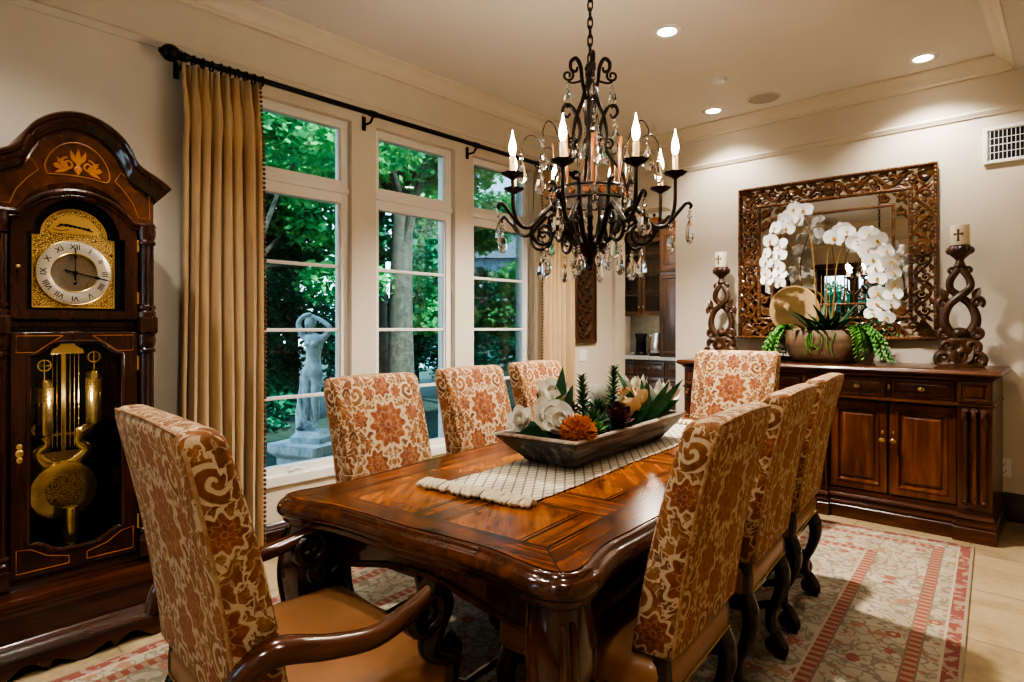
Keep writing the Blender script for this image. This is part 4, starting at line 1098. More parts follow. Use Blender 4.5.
def text_mesh(txt, size, name, m_, parent, loc, rot):
    cu = bpy.data.curves.new(name, 'FONT'); cu.body = txt; cu.size = size; cu.align_x = 'CENTER'; cu.align_y = 'CENTER'; cu.extrude = .0006
    ob = bpy.data.objects.new(name, cu); COL.objects.link(ob)
    dg = bpy.context.evaluated_depsgraph_get(); dg.update(); me = bpy.data.meshes.new_from_object(ob.evaluated_get(dg))
    bpy.data.objects.remove(ob); o_ = bpy.data.objects.new(name, me); COL.objects.link(o_); me.materials.clear(); me.materials.append(m_)
    o_.parent = parent; o_.location = loc; o_.rotation_euler = rot; return o_
for i, t_ in enumerate(('XII', 'I', 'II', 'III', 'IIII', 'V', 'VI', 'VII', 'VIII', 'IX', 'X', 'XI')):
    a = PI/2 - i*PI/6
    text_mesh(t_, .030, 'roman_numeral', M['ironb'], dl, (.103*math.cos(a), .0212, CZc + .103*math.sin(a)), (PI/2, PI/2 - a if False else -(a - PI/2), 0))
m = MB()
for i in range(60):
    a = i*PI/30; m.tube([(.119*math.cos(a), .0215, CZc + .119*math.sin(a)), (.123*math.cos(a), .0215, CZc + .123*math.sin(a))], .0008, 4)
m.build('minute_track', M['ironb'], dl)
def hand(ang, L, w, nm, yy):
    a = math.radians(90 - ang); c, s = math.cos(a), math.sin(a); m = MB()
    pt = lambda r, q: (r*c - q*s, yy, CZc + r*s + q*c)
    m.tube([pt(-L*.3, 0), pt(0, 0), pt(L*.55, 0)], [w*1.6, w, w], 6); m.tube([pt(L*.5, 0), pt(L*.62, 0), pt(L*.7, 0)], [w, w*3, w], 8, .4); m.tube([pt(L*.7, 0), pt(L*.85, 0), pt(L, 0)], [w, w*1.3, .0004], 6)
    m.build(nm, M['ironb'], dl)
hand(0, .105, .0018, 'hour_hand', .014); hand(103, .125, .0024, 'minute_hand', .010)
MB().mat(Matrix.Translation((0, .02, CZc)) @ Matrix.Rotation(PI/2, 4, 'X')).lathe([(.008, 0), (.008, .012), (.001, .014)], 12).build('hand_boss', M['ironb'], dl)
MB().ball((0, .02, CZc - .042), .006, 8, 5).build('winding_hole', M['ironb'], dl)
MB().box(-.21, .21, .036, .05, 1.33, 1.86).build('dial_backing', M['dark'], ck, 0)
# trunk door with shaped glass
def shaped(hw, zb, zt, b):
    P = []
    n = 24
    for i in range(n + 1):
        s = -1 + 2*i/n; a = abs(s)
        k = 0 if a > .93 else (.5 + .5*math.cos(PI*max(0, (a - .38))/.55))
        P.append((s*hw, zt + b*k))
    for i in range(n + 1):
        s = 1 - 2*i/n; a = abs(s); k = 0 if a > .93 else (.5 + .5*math.cos(PI*max(0, (a - .30))/.63))
        P.append((s*hw, zb - b*.9*k))
    return P
outer = [(-.212 + .424*i/24, 1.283) for i in range(25)] + [(.212 - .424*i/24, .352) for i in range(25)]
op = shaped(.158, .475, 1.195, .05)
d = plate(MB(), outer, op, 0, -.022).build('trunk_door', M['cherry'], ck, 30, .003)
MB().tube([(x, -.020, z) for x, z in op + op[:1]], .008, 8).build('glass_bead', M['cherry'], d)
MB().loft([[(x, -.006, z) for x, z in op], [(x, -.010, z) for x, z in op]]).build('door_pane', M['cglass'], d, 0)
m = MB()
for s in (-1, 1):
    line(m, [(s*a, b) for a, b in ((.05, 1.268), (.195, 1.268), (.195, 1.205), (.135, 1.205), (.10, 1.232), (.05, 1.268))], .0018, -.022)
    line(m, [(s*a, b) for a, b in ((.03, .372), (.195, .372), (.195, .462), (.15, .455), (.10, .420), (.03, .40), (.03, .372))], .0018, -.022)
m.build('string_inlay', M['inlay'], d)
for z in (.45, 1.12): MB().tube([(.214, -.02, z), (.214, -.02, z + .06)], .005, 8).build('hinge', M['gold'], d)
m = MB()
for z, r in ((.80, .010), (.825, .013), (.85, .010)): m.ball((-.185, -.022, z), r, 10, 5, (1, .3, 1.2))
m.build('escutcheon', M['gold'], d)
# weights, chimes and pendulum
for x, z0, z1 in ((-.085, .865, 1.085), (.085, .895, 1.115)):
    m = MB().lathe([(.001, z0 - .012), (.012, z0 - .01), (.026, z0), (.029, z0 + .006), (.029, z1 - .01), (.026, z1), (.010, z1 + .01), (.001, z1 + .012)], 24, (x, .10, 0))
    w = m.build('brass_weight', M['brass'], ck)
    MB().lathe([(.0295, z1 - .085), (.0298, z1 - .083), (.0298, z1 - .03), (.0295, z1 - .028)], 24, (x, .10, 0)).build('engraved_band', M['fret'], w)
    m = MB(); m.tube([(x, .10, z1 + .01), (x, .10, z1 + .05)], .003, 6)
    m.tube([(x + .022*math.cos(a*PI/10), .10, z1 + .062 + .022*math.sin(a*PI/10)) for a in range(21)], .004, 6)
    m.tube([(x - .02, .10, z1 + .062), (x + .02, .10, z1 + .062)], .003, 5).tube([(x, .10, z1 + .042), (x, .10, z1 + .082)], .003, 5)
    m.build('pulley', M['brass'], w)
m = MB()
for i in range(7):
    x = -.045 + i*.015
    m.tube([(x, .16, 1.26), (x, .16, .80)], .0014, 5)
    for k in range(18): m.ball((x, .158, .82 + k*.024), .0028, 5, 4)
m.build('chime_chain', M['brass'], ck)
MB().prism([(-.06, 1.19), (.06, 1.19), (.055, 1.21), (.03, 1.225), (.022, 1.25), (.008, 1.262), (-.008, 1.262), (-.022, 1.25), (-.03, 1.225), (-.055, 1.21)], .13, .15).build('chime_bracket', M['brass'], ck, 0, .002)
p = MB().box(-.008, .008, -.003, .003, .62, 1.25).build('pendulum', M['brass'], ck, 0, 0, 2, (0, .20, 0))
m = MB()
for s in (-1, 1):
    m.tube([(s*a, 0, b) for a, b in [(q.x, q.y) for q in crom([(.0, .715, 0), (.055, .735, 0), (.085, .775, 0), (.055, .81, 0), (.065, .85, 0), (.105, .875, 0), (.085, .90, 0)], 5)]], taper(31, .018, .03, .024, .018, .028, .018, .008), 8, .4, (0, 0, 1))
m.box(-.10, .10, -.004, .004, .845, .857); m.prism([(-.05, .70), (.05, .70), (.08, .74), (.06, .78), (-.06, .78), (-.08, .74)], -.004, .004)
m.build('lyre', M['brass'], p)
m = MB().mat(Matrix.Translation((0, -.012, .615)) @ Matrix.Rotation(PI/2, 4, 'X')); m.lathe([(.001, -.01), (.11, -.006), (.122, 0), (.118, .006), (.075, .012), (.001, .013)], 48); m.build('bob', M['brass'], p)
m = MB().mat(Matrix.Translation((0, -.020, .615)) @ Matrix.Rotation(PI/2, 4, 'X'))
m.lathe([(.068, 0), (.068, .008), (.001, .009)], 40); m.build('bob_centre', M['fret'], p)
MB().lathe([(.001, .36), (.006, .37), (.027, .42), (.029, .44), (.029, .555), (.026, .565), (.001, .57)], 24, (0, .09, 0)).build('centre_weight', M['brass'], ck)

# ------------------------------------------------------------------ sideboard
sb = empty('sideboard', (-1.36, 4.66, 0), 0, 'carved dark wooden sideboard under the mirror', 'sideboard'); sb.scale = (.966, 1, 1); sb.location.x = -1.375
MB().box(-1.0, 1.0, .03, .62, .12, .985).build('carcass', M['side'], sb, 0)
TP = [(-.0, .975), (.012, .985), (.018, .995), (.03, 1.0), (.045, 1.008), (.05, 1.018), (.045, 1.03), (.035, 1.038), (.02, 1.04)]
MB().loft([[(-1.03 - o, -.03 - o, z), (1.03 + o, -.03 - o, z), (1.03 + o, .625, z), (-1.03 - o, .625, z)] for o, z in TP]).build('top', M['sidex'], sb, 40)
PIL = [(-1.03, -.85), (-.085, .085), (.85, 1.03)]
def base_prof(): return [(0.034, 0), (.034, .08), (.026, .088), (.032, .096), (.032, .104), (.016, .112), (.014, .130), (.022, .140), (.018, .152), (.004, .162), (.0, .19)]
MB().loft([[(-1.0 - o, .0 - o, z), (1.0 + o, .0 - o, z), (1.0 + o, .62, z), (-1.0 - o, .62, z)] for o, z in base_prof()]).build('plinth', M['sidex'], sb, 30)
for a, b in PIL:
    c = (a + b)/2; w = b - a
    MB().loft([[(a - o*.6, -.03 - o, z), (b + o*.6, -.03 - o, z), (b + o*.6, .62 if abs(c) > .5 else .05, z), (a - o*.6, .62 if abs(c) > .5 else .05, z)] for o, z in base_prof()]).build('plinth_block', M['sidex'], sb, 30)
    MB().box(a, b, -.03, .62 if abs(c) > .5 else .05, .19, .985).build('pilaster_core', M['side'], sb, 0, .004)
    MB().mat(Matrix.Translation((c, 0, .905))).rings(w - .02, .125, [(0, 0), (0, .012), (.012, .014), (.02, .006), (.03, .004), (.036, .012), (.042, .012)], -.03).build('square_panel', M['side'], sb, 30)
    m = MB()
    for k in (-1, 0, 1):
        x = c + k*.047
        pth = [(x, -.038, .225), (x, -.045, .27), (x, -.040, .34), (x, -.037, .50), (x, -.040, .66), (x, -.055, .74)]
        m.tube(crom(pth, 4), taper(21, .014, .020, .017, .015, .017, .020), 8)
        m.ball((x, -.05, .24), .018, 8, 6)
        m.tube([(x, -.048 + u, zz) for u, zz in spiral(-.008, .765, .030, .008, PI*.5, -1.3, 16)], taper(17, .018, .013), 7)
    m.build('fluted_corbel', M['side'], sb)
# rails and waist moulding
MB().loft([[(-1.03 - o, -.03 - o, z), (1.03 + o, -.03 - o, z), (1.03 + o, .60, z), (-1.03 - o, .60, z)] for o, z in ((-.01, .812), (.008, .818), (.012, .826), (.004, .832), (-.01, .836))]).build('waist_moulding', M['sidex'], sb, 30)
PP = [(0, 0), (0, .018), (.003, .020), (.042, .020), (.047, .026), (.054, .026), (.060, .014), (.066, .006), (.074, .006), (.078, .010), (.095, .018), (.098, .018)]
def pull(parent, x, z):
    m = MB(); m.ball((x, -.020, z), .016, 10, 5, (1.3, .3, .9)); m.ball((x, -.034, z), .011, 8, 6); m.tube([(x, -.018, z), (x, -.034, z)], .005, 6)
    m.build('knob', M['knob'], parent)
for bay in (-1, 1):
    xs = [(.092, .455), (.465, .845)] if bay > 0 else [(-.845, -.465), (-.455, -.092)]
    for j, (a, b) in enumerate(xs):
        c, w = (a + b)/2, b - a
        d = MB().mat(Matrix.Translation((c, 0, .905))).rings(w - .03, .125, [(0, 0), (0, .016), (.010, .02), (.016, .02), (.022, .008), (.028, .006), (.040, .012), (.044, .012)], .03).build('drawer', M['sidep'], sb, 30)
        pull(d, c, .905)
        d = MB().mat(Matrix.Translation((c, 0, .50))).rings(w - .006, .60, PP, .03).build('door', M['sidep'], sb, 30)
        pull(d, (b - .028) if j == 0 else (a + .028), .555)
        MB().ball(((b - .028) if j == 0 else (a + .028), .006, .605), .012, 8, 5, (.7, .3, 1.2)).build('keyhole_plate', M['knob'], d)
    m = MB(); x = bay*.46; m.ball((x, .026, .905), .010, 8, 5, (.8, .4, 2)); m.build('drawer_escutcheon', M['knob'], sb)

# ------------------------------------------------------------------ carved mirror
mr = empty('wall_mirror', (-1.45, BY - .036, 1.205), math.radians(2.4), 'large wall mirror in a carved openwork brown frame', 'mirror')
MW, MH = 1.42, 1.28
MB().box(-MW/2 + .02, MW/2 - .02, -.012, -.002, .02, MH - .02).build('mirror_glass', M['mirror'], mr, 0)
def rail(ins, wd, dp, name):
    m = MB(); a, b = MW/2 - ins, MH/2 - ins
    R = []
    for i, d in ((0, .0), (0, dp*.8), (wd*.2, dp), (wd*.8, dp), (wd, dp*.75), (wd, 0)):
        R.append([(sx*(a - i), -.012 - d, MH/2 + sz*(b - i)) for sx, sz in ((-1, -1), (1, -1), (1, 1), (-1, 1))])
    m.loft(R, False, False)
    n = int(2*a/.028)
    for k in range(n):
        x = -a + (k + .5)*2*a/n
        for s in (-1, 1): m.ball((x, -.014 - dp, MH/2 + s*(b - wd/2)), wd*.36, 6, 4, (1.2, .6, 1))
    n = int(2*b/.028)
    for k in range(n):
        z = -b + (k + .5)*2*b/n
        for s in (-1, 1): m.ball((s*(a - wd/2), -.014 - dp, MH/2 + z), wd*.36, 6, 4, (1, .6, 1.2))
    m.build(name, M['mirrorf'], mr, 50)
rail(0, .026, .034, 'outer_rail'); rail(.155, .024, .022, 'middle_rail'); rail(.265, .020, .018, 'inner_rail')
def scroll_band(L, w, seed, T):
    m = MB().mat(T); nb_ = max(2, int(round(L/.13))); u = L/nb_; rg = random.Random(seed)
    for mir in (-1, 1):
        hx = L/2; P = []
        for i in range(nb_*6 + 1):
            x = hx*i/(nb_*6); P.append((mir*x, -.026, w*.34*math.sin(PI*x/u + .3)))
        m.tube(P, .0095, 7)
        k = 0
        while (k + .5)*u < hx + .01:
            x = mir*(k + .45)*u; s = 1 if k % 2 == 0 else -1
            sp = spiral(x, -s*w*.10, w*.30, w*.05, PI*.5*s if mir > 0 else PI - PI*.5*s, -s*mir*1.35, 22)
            m.tube([(a, -.026, b) for a, b in sp], taper(23, .009, .008, .007, .010), 7)
            for dx, dz, l_, ox, oz in ((1, s*.25, .075, .25, .34), (-.7, s*.6, .055, -.15, .30), (.8, -s*.8, .065, .30, -.10), (-.6, -s*.9, .055, -.25, -.28), (.15, -s, .05, .05, -.34), (1, -s*.1, .05, .5, .05)):
                m.leaf((x + mir*ox*u, -.030, s*w*oz), (mir*dx, -.15, dz), (0, -1, 0), l_, .026, .6, 5, .4, .7)
            m.ball((x, -.034, -s*w*.10), w*.085, 7, 5, (1, .7, 1))
            k += 1
    for a in range(8): m.leaf((0, -.036, 0), (math.cos(a*PI/4), -.2, math.sin(a*PI/4)), (0, -1, 0), w*.44, w*.24, .5, 5, .3)
    m.ball((0, -.042, 0), w*.13, 8, 5, (1, .7, 1))
    return m
def side(ins, w, seed, cut, name):
    for nm, T, L in (('t', Matrix.Translation((0, 0, MH - ins - w/2)), MW - 2*ins - cut), ('b', Matrix.Translation((0, 0, ins + w/2)) @ Matrix.Rotation(PI, 4, 'Y'), MW - 2*ins - cut),
                     ('l', Matrix.Translation((-MW/2 + ins + w/2, 0, MH/2)) @ Matrix.Rotation(-PI/2, 4, 'Y'), MH - 2*ins - cut), ('r', Matrix.Translation((MW/2 - ins - w/2, 0, MH/2)) @ Matrix.Rotation(PI/2, 4, 'Y'), MH - 2*ins - cut)):
        if w > .1: scroll_band(L, w, seed, T).build(name, M['mirrorf'], mr)
side(.026, .128, 5, .25, 'scroll_band')
for sx in (-1, 1):
    for sz in (-1, 1):
        m = MB(); cx, cz = sx*(MW/2 - .03), MH/2 + sz*(MH/2 - .03)
        for da in (-.38, -.2, 0, .2, .38):
            a = math.atan2(-sz, -sx) + da; m.leaf((cx, -.028, cz), (math.cos(a), -.05, math.sin(a)), (0, -1, 0), .18 - abs(da)*.14, .036, .4, 6, .35)
        # inner corner sprays over the second strip
        cx, cz = sx*(MW/2 - .185), MH/2 + sz*(MH/2 - .185)
        for hx, hz in ((1, 0), (0, 1)):
            for k in range(2):
                x = cx - sx*(.04 + .10*k)*hx - sx*.035*hz; z = cz - sz*(.04 + .10*k)*hz - sz*.035*hx
                m.tube([(a, -.024, b) for a, b in spiral(x, z, .032, .008, PI*.5*k, 1.2*sx*sz, 16)], taper(17, .011, .009), 6)
                m.leaf((x, -.026, z), (-sx*hx*.8 + sx*hz*.4, -.1, -sz*hz*.8 + sz*hx*.4), (0, -1, 0), .07, .026, .5, 5, .3)
                m.leaf((x, -.026, z), (-sx*.6, -.1, -sz*.6), (0, -1, 0), .05, .024, .5, 5, .3)
        m.build('corner_leafwork', M['mirrorf'], mr)

# ------------------------------------------------------------------ carved candle stands with pillar candles
def candle_stand(x, y, label, clabel, sc=1.0):
    h = empty('candle_stand', (x, y, 1.041), .15, label, 'candle stand', 'carved candle stands on the sideboard'); h.scale = (sc, sc, sc)
    m = MB().loft([[(a, b, z) for a, b in rrect(w, d, .02, 2)] for w, d, z in ((.26, .17, 0), (.26, .17, .018), (.22, .14, .03), (.15, .10, .06), (.13, .09, .16), (.17, .10, .175), (.12, .09, .19))])
    for s in (-1, 1):
        for yy in (-.05, 0, .05):
            m.tube([(s*a, yy, b) for a, b in spiral(.085, .055, .048, .012, -PI*.5, 1.35, 20)], taper(21, .022, .02, .014), 8)
            m.tube([(s*a, yy*.8, b) for a, b in spiral(.065, .135, .040, .010, -PI*.4, 1.3, 18)], taper(19, .02, .018, .012), 8)
    for a in (-.6, 0, .6): m.leaf((0, -.075, .02), (math.sin(a), -.2, math.cos(a)), (0, -1, 0), .13, .06, .6, 5, .4)
    m.ball((0, -.07, .10), .03, 8, 6)
    m.build('carved_base', M['carve2'], h)
    for s in (-1, 1):
        P = crom([(s*.02, s*.012, .19), (s*.075, s*.010, .26), (s*.085, s*.008, .33), (s*.055, s*.016, .41), (0, s*.022, .465), (-s*.05, s*.016, .515), (-s*.052, s*.006, .57), (-s*.02, .0, .63), (0, 0, .665)], 6)
        MB().tube(P, taper(len(P), .028, .030, .027, .024, .024, .023, .023, .022, .016), 10, .85).build('twisted_stem', M['carve2'], h)
    for s in (-1, 1):
        for sp, rr in ((spiral(.088, .425, .034, .008, -PI*.3, 1.3, 18), (.020, .016, .012)), (spiral(.085, .215, .034, .008, PI*.5, -1.3, 18), (.020, .016, .012)), (spiral(.045, .635, .020, .006, PI, -1.2, 18), (.013, .011, .010))):
            m = MB().tube([(s*a, 0, b) for a, b in sp], taper(19, *rr), 8)
            if sp[0][1] > .38 and sp[0][1] < .5: m.leaf((s*.07, -.02, .45), (s*.4, -.2, .8), (0, -1, 0), .08, .05, .6, 5, .4)
            m.build('scroll_ornament', M['carve2'], h)
    MB().ball((0, 0, .225), .045, 10, 6, (1.2, 1, .8)).build('stem_knot', M['carve2'], h)
    m = MB().lathe([(.022, .655), (.035, .665), (.028, .68), (.022, .70), (.03, .715), (.046, .73), (.060, .745), (.066, .765), (.062, .79), (.056, .80), (.001, .80)], 22)
    for k in range(8):
        a = k*PI/4; m.ball((.055*math.cos(a), .055*math.sin(a), .767), .024, 8, 6, (1, 1, 1.1))
    m.build('candle_cup', M['carve2'], h)
    c = empty('pillar_candle', (x, y, 1.041 + .802*sc), -.05, clabel, 'candle', 'pillar candles with a cross'); c.scale = (sc, sc, sc)
    MB().lathe([(.001, 0), (.054, 0), (.055, .004), (.055, .125), (.052, .132), (.044, .130), (.001, .126)], 28).build('wax_pillar', M['wax'], c)
    MB().tube([(0, 0, .125), (.002, 0, .142)], .002, 5).build('wick', M['ironb'], c)
    m = MB(); fl = [(-.006, .028), (-.010, .022), (.010, .022), (.006, .028), (.005, .065), (.022, .062), (.026, .056), (.026, .082), (.022, .076), (.005, .073), (.007, .095), (.010, .100), (-.010, .100), (-.007, .095), (-.005, .073), (-.022, .076), (-.026, .082), (-.026, .056), (-.022, .062), (-.005, .065)]
    def wrap(x_, r): return (r*math.sin(x_/.055), -r*math.cos(x_/.055))
    m.loft([[(*wrap(a, r), b) for a, b in fl] for r in (.0545, .0565)]); m.build('cross_emblem', M['cross'], c, 0)
candle_stand(-.58, 4.98, 'carved twisted wooden candle stand at right end of the sideboard', 'ivory pillar candle with brown cross on the right stand')
candle_stand(-2.23, 5.02, 'carved twisted wooden candle stand left of the mirror', 'ivory pillar candle with brown cross left of the mirror', .96)

# ------------------------------------------------------------------ planter and flowers
PX, PY, PZ = -1.41, 4.94, 1.041
p = empty('planter', (PX, PY, PZ), .03, 'rustic oblong brown wooden planter on the sideboard', 'planter')
MB().loft([[(a, b, z) for a, b in rrect(w, d, min(d*.35, .09), 5)] for w, d, z in ((.36, .16, 0), (.40, .20, .01), (.45, .24, .05), (.49, .265, .11), (.50, .27, .17), (.50, .27, .235), (.485, .255, .24), (.47, .24, .232), (.45, .22, .17))]).build('planter_bowl', M['planter'], p, 60)
MB().loft([[(a, b, z) for a, b in rrect(.46, .23, .07, 4)] for z in (.18, .205)]).build('soil', M['wine'], p, 0)
d = empty('round_wood_disc', (-1.68, 5.14, PZ), 0, 'pale round wooden disc on a stand behind the planter', 'ornament')
MB().mat(Matrix.Translation((0, 0, .40)) @ Matrix.Rotation(PI/2 + .06, 4, 'X')).lathe([(.001, -.016), (.185, -.016), (.195, 0), (.185, .016), (.001, .018)], 44).build('disc', M['disc'], d)
MB().box(-.09, .09, -.05, .05, 0, .03).tube([(0, .012, .02), (0, .012, .24)], .014, 8).build('stand', M['carve2'], d)
def bloom(parent, c, facing, sz, rng, proto=[None]):
    if proto[0] is None:
        m = MB()
        for a, L, W in ((PI/2, .052, .038), (PI/2 + 2.2, .050, .036), (PI/2 - 2.2, .050, .036)):
            m.leaf((0, 0, 0), (math.cos(a), -.12, math.sin(a)), (0, -1, 0), L, W, .35, 6, .2, .8, 0, True)
        for s in (-1, 1): m.leaf((0, -.004, .002), (s, -.1, .18), (0, -1, 0), .055, .072, .3, 7, .15, .8, 0, True)
        o = m.build('bloom', M['petal'], parent)
        MB().leaf((0, -.004, -.004), (0, -.7, -.6), (0, -.6, .7), .024, .016, -.5, 4, .5).ball((0, -.010, .002), .006, 6, 5).build('bloom_lip', M['yellow'], o)
        proto[0] = o
    else:
        o = copy_tree(proto[0], parent)
    f_ = Vector(facing).normalized()
    o.location = c; o.rotation_euler = (-Vector((0, -1, 0)).angle(Vector((0, f_.y, f_.z)).normalized() if abs(f_.x) < .99 else Vector((0, -1, 0)))*(1 if f_.z < 0 else -1)*-1 + rng.uniform(-.25, .25), rng.uniform(-.3, .3), math.atan2(f_.x, -f_.y) + rng.uniform(-.35, .35))
    o.scale = (sz,)*3
    return o
def orchid(base, spine, f0, nb, label, seed, lean):
    o = empty('orchid', (PX + base[0], PY + base[1], PZ + .20), 0, label, 'orchid', 'white orchids in the planter')
    rng = random.Random(seed)
    pts = crom(spine, 8); MB().tube(pts, taper(len(pts), .006, .005, .0045, .003), 7).build('flower_stem', M['stem'], o)
    N = len(pts)
    for i in range(nb):
        t_ = f0 + (1 - f0)*i/(nb - 1); q = pts[min(N - 1, int(t_*(N - 1)))]; tg = (pts[min(N-1, int(t_*(N-1)) + 1)] - pts[max(0, int(t_*(N-1)) - 1)]).normalized()
        s = 1 if i % 2 else -1
        off = Vector((s*.040*abs(tg.z) + .008*s, -.045, s*.030*abs(tg.x)))
        bloom(o, q + off, (lean*.4 + s*.25, -1, -.1 + .2*rng.random()), lerp(1.35, 1.0, i/nb), rng)
    m = MB()
    for k in range(9):
        a = k*2*PI/9 + seed; m.leaf((.02*math.cos(a), .02*math.sin(a), .0), (math.cos(a), math.sin(a)*.7 - .1, 1.15), (-math.cos(a), -math.sin(a), .6), rng.uniform(.22, .36), .044, rng.uniform(.1, .8), 7, .15, .7)
    m.build('strap_leaves', M['dgreen'], o)
    MB().tube([(.012, .01, 0), (.02, .012, .45)], .003, 5).build('support_stake', M['stem'], o)
    return o
orchid((-.03, .0), [(0, 0, 0), (-.02, 0, .35), (-.04, -.01, .66), (-.09, -.02, .88), (-.20, -.03, .90), (-.29, -.04, .68), (-.30, -.05, .50), (-.285, -.06, .36)], .44, 19, 'white orchid arching to the left over the planter', 3, -1)
orchid((.06, .0), [(0, 0, 0), (.02, 0, .3), (.05, -.01, .56), (.14, -.02, .71), (.26, -.03, .66), (.35, -.04, .50), (.37, -.05, .30), (.33, -.06, .12)], .52, 18, 'white orchid arching right over the planter', 8, 1)
orchid((.02, .03), [(0, 0, 0), (.0, 0, .35), (.01, 0, .62), (.06, -.01, .74), (.13, -.02, .72)], .82, 4, 'upright white orchid with few blooms in middle of planter', 5, .3)
def fern(base, spread, label, seed, drop):
    f_ = empty('fern', (PX + base[0], PY + base[1], PZ + .215), 0, label, 'fern', 'green ferns in the planter'); rng = random.Random(seed)
    for k in range(24):
        a = rng.uniform(*spread); L = rng.uniform(.14, .26); m = MB()
        e = Vector((math.cos(a), math.sin(a), 0))
        P = crom([(0, 0, 0), tuple(e*L*.35 + Vector((0, 0, .06))), tuple(e*L*.75 + Vector((0, 0, .03 - drop*.3*L))), tuple(e*L + Vector((0, 0, -drop*L)))], 5)
        m.tube(P, .002, 4)
        for i in range(2, len(P)):
            tg = (P[i] - P[i-1]).normalized(); sd = tg.cross(Vector((0, 0, 1))).normalized()
            for s in (-1, 1): m.leaf(P[i], sd*s + tg*.6 + Vector((0, 0, rng.uniform(-.3, .2))), (0, 0, 1), lerp(.058, .026, i/len(P)), .021, .5, 3, .1)
        m.build('frond', M['fern'], f_)
fern((-.20, -.05), (PI*.62, PI*1.36), 'feathery green fern spilling over left end of planter', 4, 1.15)
fern((.21, -.05), (-PI*.40, PI*.30), 'bright green fern spilling over right end of planter', 6, .75)
g = empty('trailing_grass', (PX + .0, PY - .10, PZ + .21), 0, 'thin pale roots and leaves hanging over planter front', 'plant'); rng = random.Random(12)
for k in range(9):
    x = rng.uniform(-.06, .12); L = rng.uniform(.05, .16)
    MB().tube(crom([(x, 0, 0), (x + .01, -.03, .02), (x + rng.uniform(-.03, .03), -.048, -L*.5), (x + rng.uniform(-.04, .04), -.045, -L)], 4), .0028, 5).build('root', M['fern'], g)
for k in range(6):
    a = -PI*.5 + rng.uniform(-1.1, 1.1); m = MB().leaf((rng.uniform(-.1, .1), .02, 0), (math.cos(a), math.sin(a)*.5, .9), (0, 0, 1), .2, .03, 1.3, 6, .2); m.build('blade', M['green'], g)
# ------------------------------------------------------------------ chandelier
CHX, CHY, CHZ = -1.50, 2.10, 1.535
cl = empty('chandelier', (CHX, CHY, CHZ), math.radians(19), 'dark iron eight-arm chandelier with candle bulbs and crystal drops', 'chandelier'); cl.scale = (.95, .95, .97)
def pol(pts, a): return [(r*math.cos(a), r*math.sin(a), z) for r, z in pts]
def c2(pts, n=5): return [(q.x, q.y) for q in crom([(a, b, 0) for a, b in pts], n)]
m = MB().lathe([(.001, .0), (.008, .002), (.012, .01), (.008, .02), (.006, .026), (.018, .034), (.02, .044), (.012, .052), (.03, .066), (.062, .094), (.078, .108), (.082, .114), (.076, .118), (.03, .120), (.001, .12)], 24)
m.build('lower_bowl', M['iron'], cl)
pr = [(.001, .11), (.016, .115)]
for k in range(16):
    z = .125 + k*.047; pr += [(.011, z), (.015, z + .012), (.011, z + .03)]
pr += [(.02, .86), (.026, .872), (.02, .885), (.008, .90), (.001, .905)]
MB().lathe(pr, 12).build('stem', M['iron'], cl)
N = 32
MB().loft([[(r*math.cos(2*PI*j/N), r*math.sin(2*PI*j/N), z) for j in range(N)] for r, z in ((.150, .296), (.156, .294), (.163, .296), (.163, .346), (.158, .350), (.150, .348), (.150, .296))], False, False).build('ring_band', M['ring'], cl, 40)
for z, nm in ((.296, 0), (.346, 1)):
    MB().tube([(.162*math.cos(a*PI/20), .162*math.sin(a*PI/20), z) for a in range(41)], .0055, 6).build('ring_rim', M['iron'], cl)
ro = None
for k in range(16):
    a = k*PI/8 + PI/16
    if ro is None:
        ro = o = MB().mat(Matrix.Rotation(PI/2, 4, 'Y')).lathe([(.001, .004), (.005, .006), (.007, .002), (.010, .002), (.013, .005), (.015, .001), (.015, -.003)], 14).build('rosette', M['copper'], cl)
    else: o = copy_tree(ro, cl)
    o.location = (.163*math.cos(a), .163*math.sin(a), .321); o.rotation_euler = (0, 0, a)
protos = {}
def part(key, a, make, parent=None):
    if key not in protos:
        protos[key] = o = make()
    else: o = copy_tree(protos[key], cl)
    o.rotation_euler = (0, 0, a); return o
def mk_arm():
    m = MB(); P = c2([(.07, .118), (.115, .165), (.15, .232), (.19, .258), (.235, .225), (.285, .175), (.335, .182), (.362, .245), (.366, .362)])
    m.tube(pol(P, 0), taper(len(P), .009, .012, .011, .010, .009, .008, .007), 8)
    m.tube(pol(c2([(.142, .215), (.155, .285), (.163, .345), (.182, .372), (.192, .36)]), 0), .0085, 7)
    T = c2([(.345, .190), (.385, .235), (.412, .262), (.430, .250), (.424, .236)]); m.tube(pol(T, 0), taper(len(T), .008, .008, .005), 7)
    sp = spiral(.222, .152, .062, .012, PI*.35, -1.5, 26); m.tube(pol(sp, 0), taper(27, .008, .008, .006), 7)
    sp = spiral(.175, .212, .030, .008, -PI*.6, 1.2, 16); m.tube(pol(sp, 0), taper(17, .006, .005), 6)
    m.ball((.19, 0, .258), .014, 8, 6)
    return m.build('arm', M['iron'], cl)
def mk_bob():
    R = []
    for r, z, am in ((.004, .358, 0), (.012, .365, 0), (.02, .371, 0), (.036, .378, .04), (.047, .389, .09), (.044, .389, .09), (.03, .383, .04), (.012, .381, 0), (.001, .381, 0)):
        R.append([(.366 + r*(1 + am*math.cos(8*2*PI*j/48))*math.cos(2*PI*j/48), r*(1 + am*math.cos(8*2*PI*j/48))*math.sin(2*PI*j/48), z) for j in range(48)])
    return MB().loft(R).build('drip_pan', M['iron'], cl)
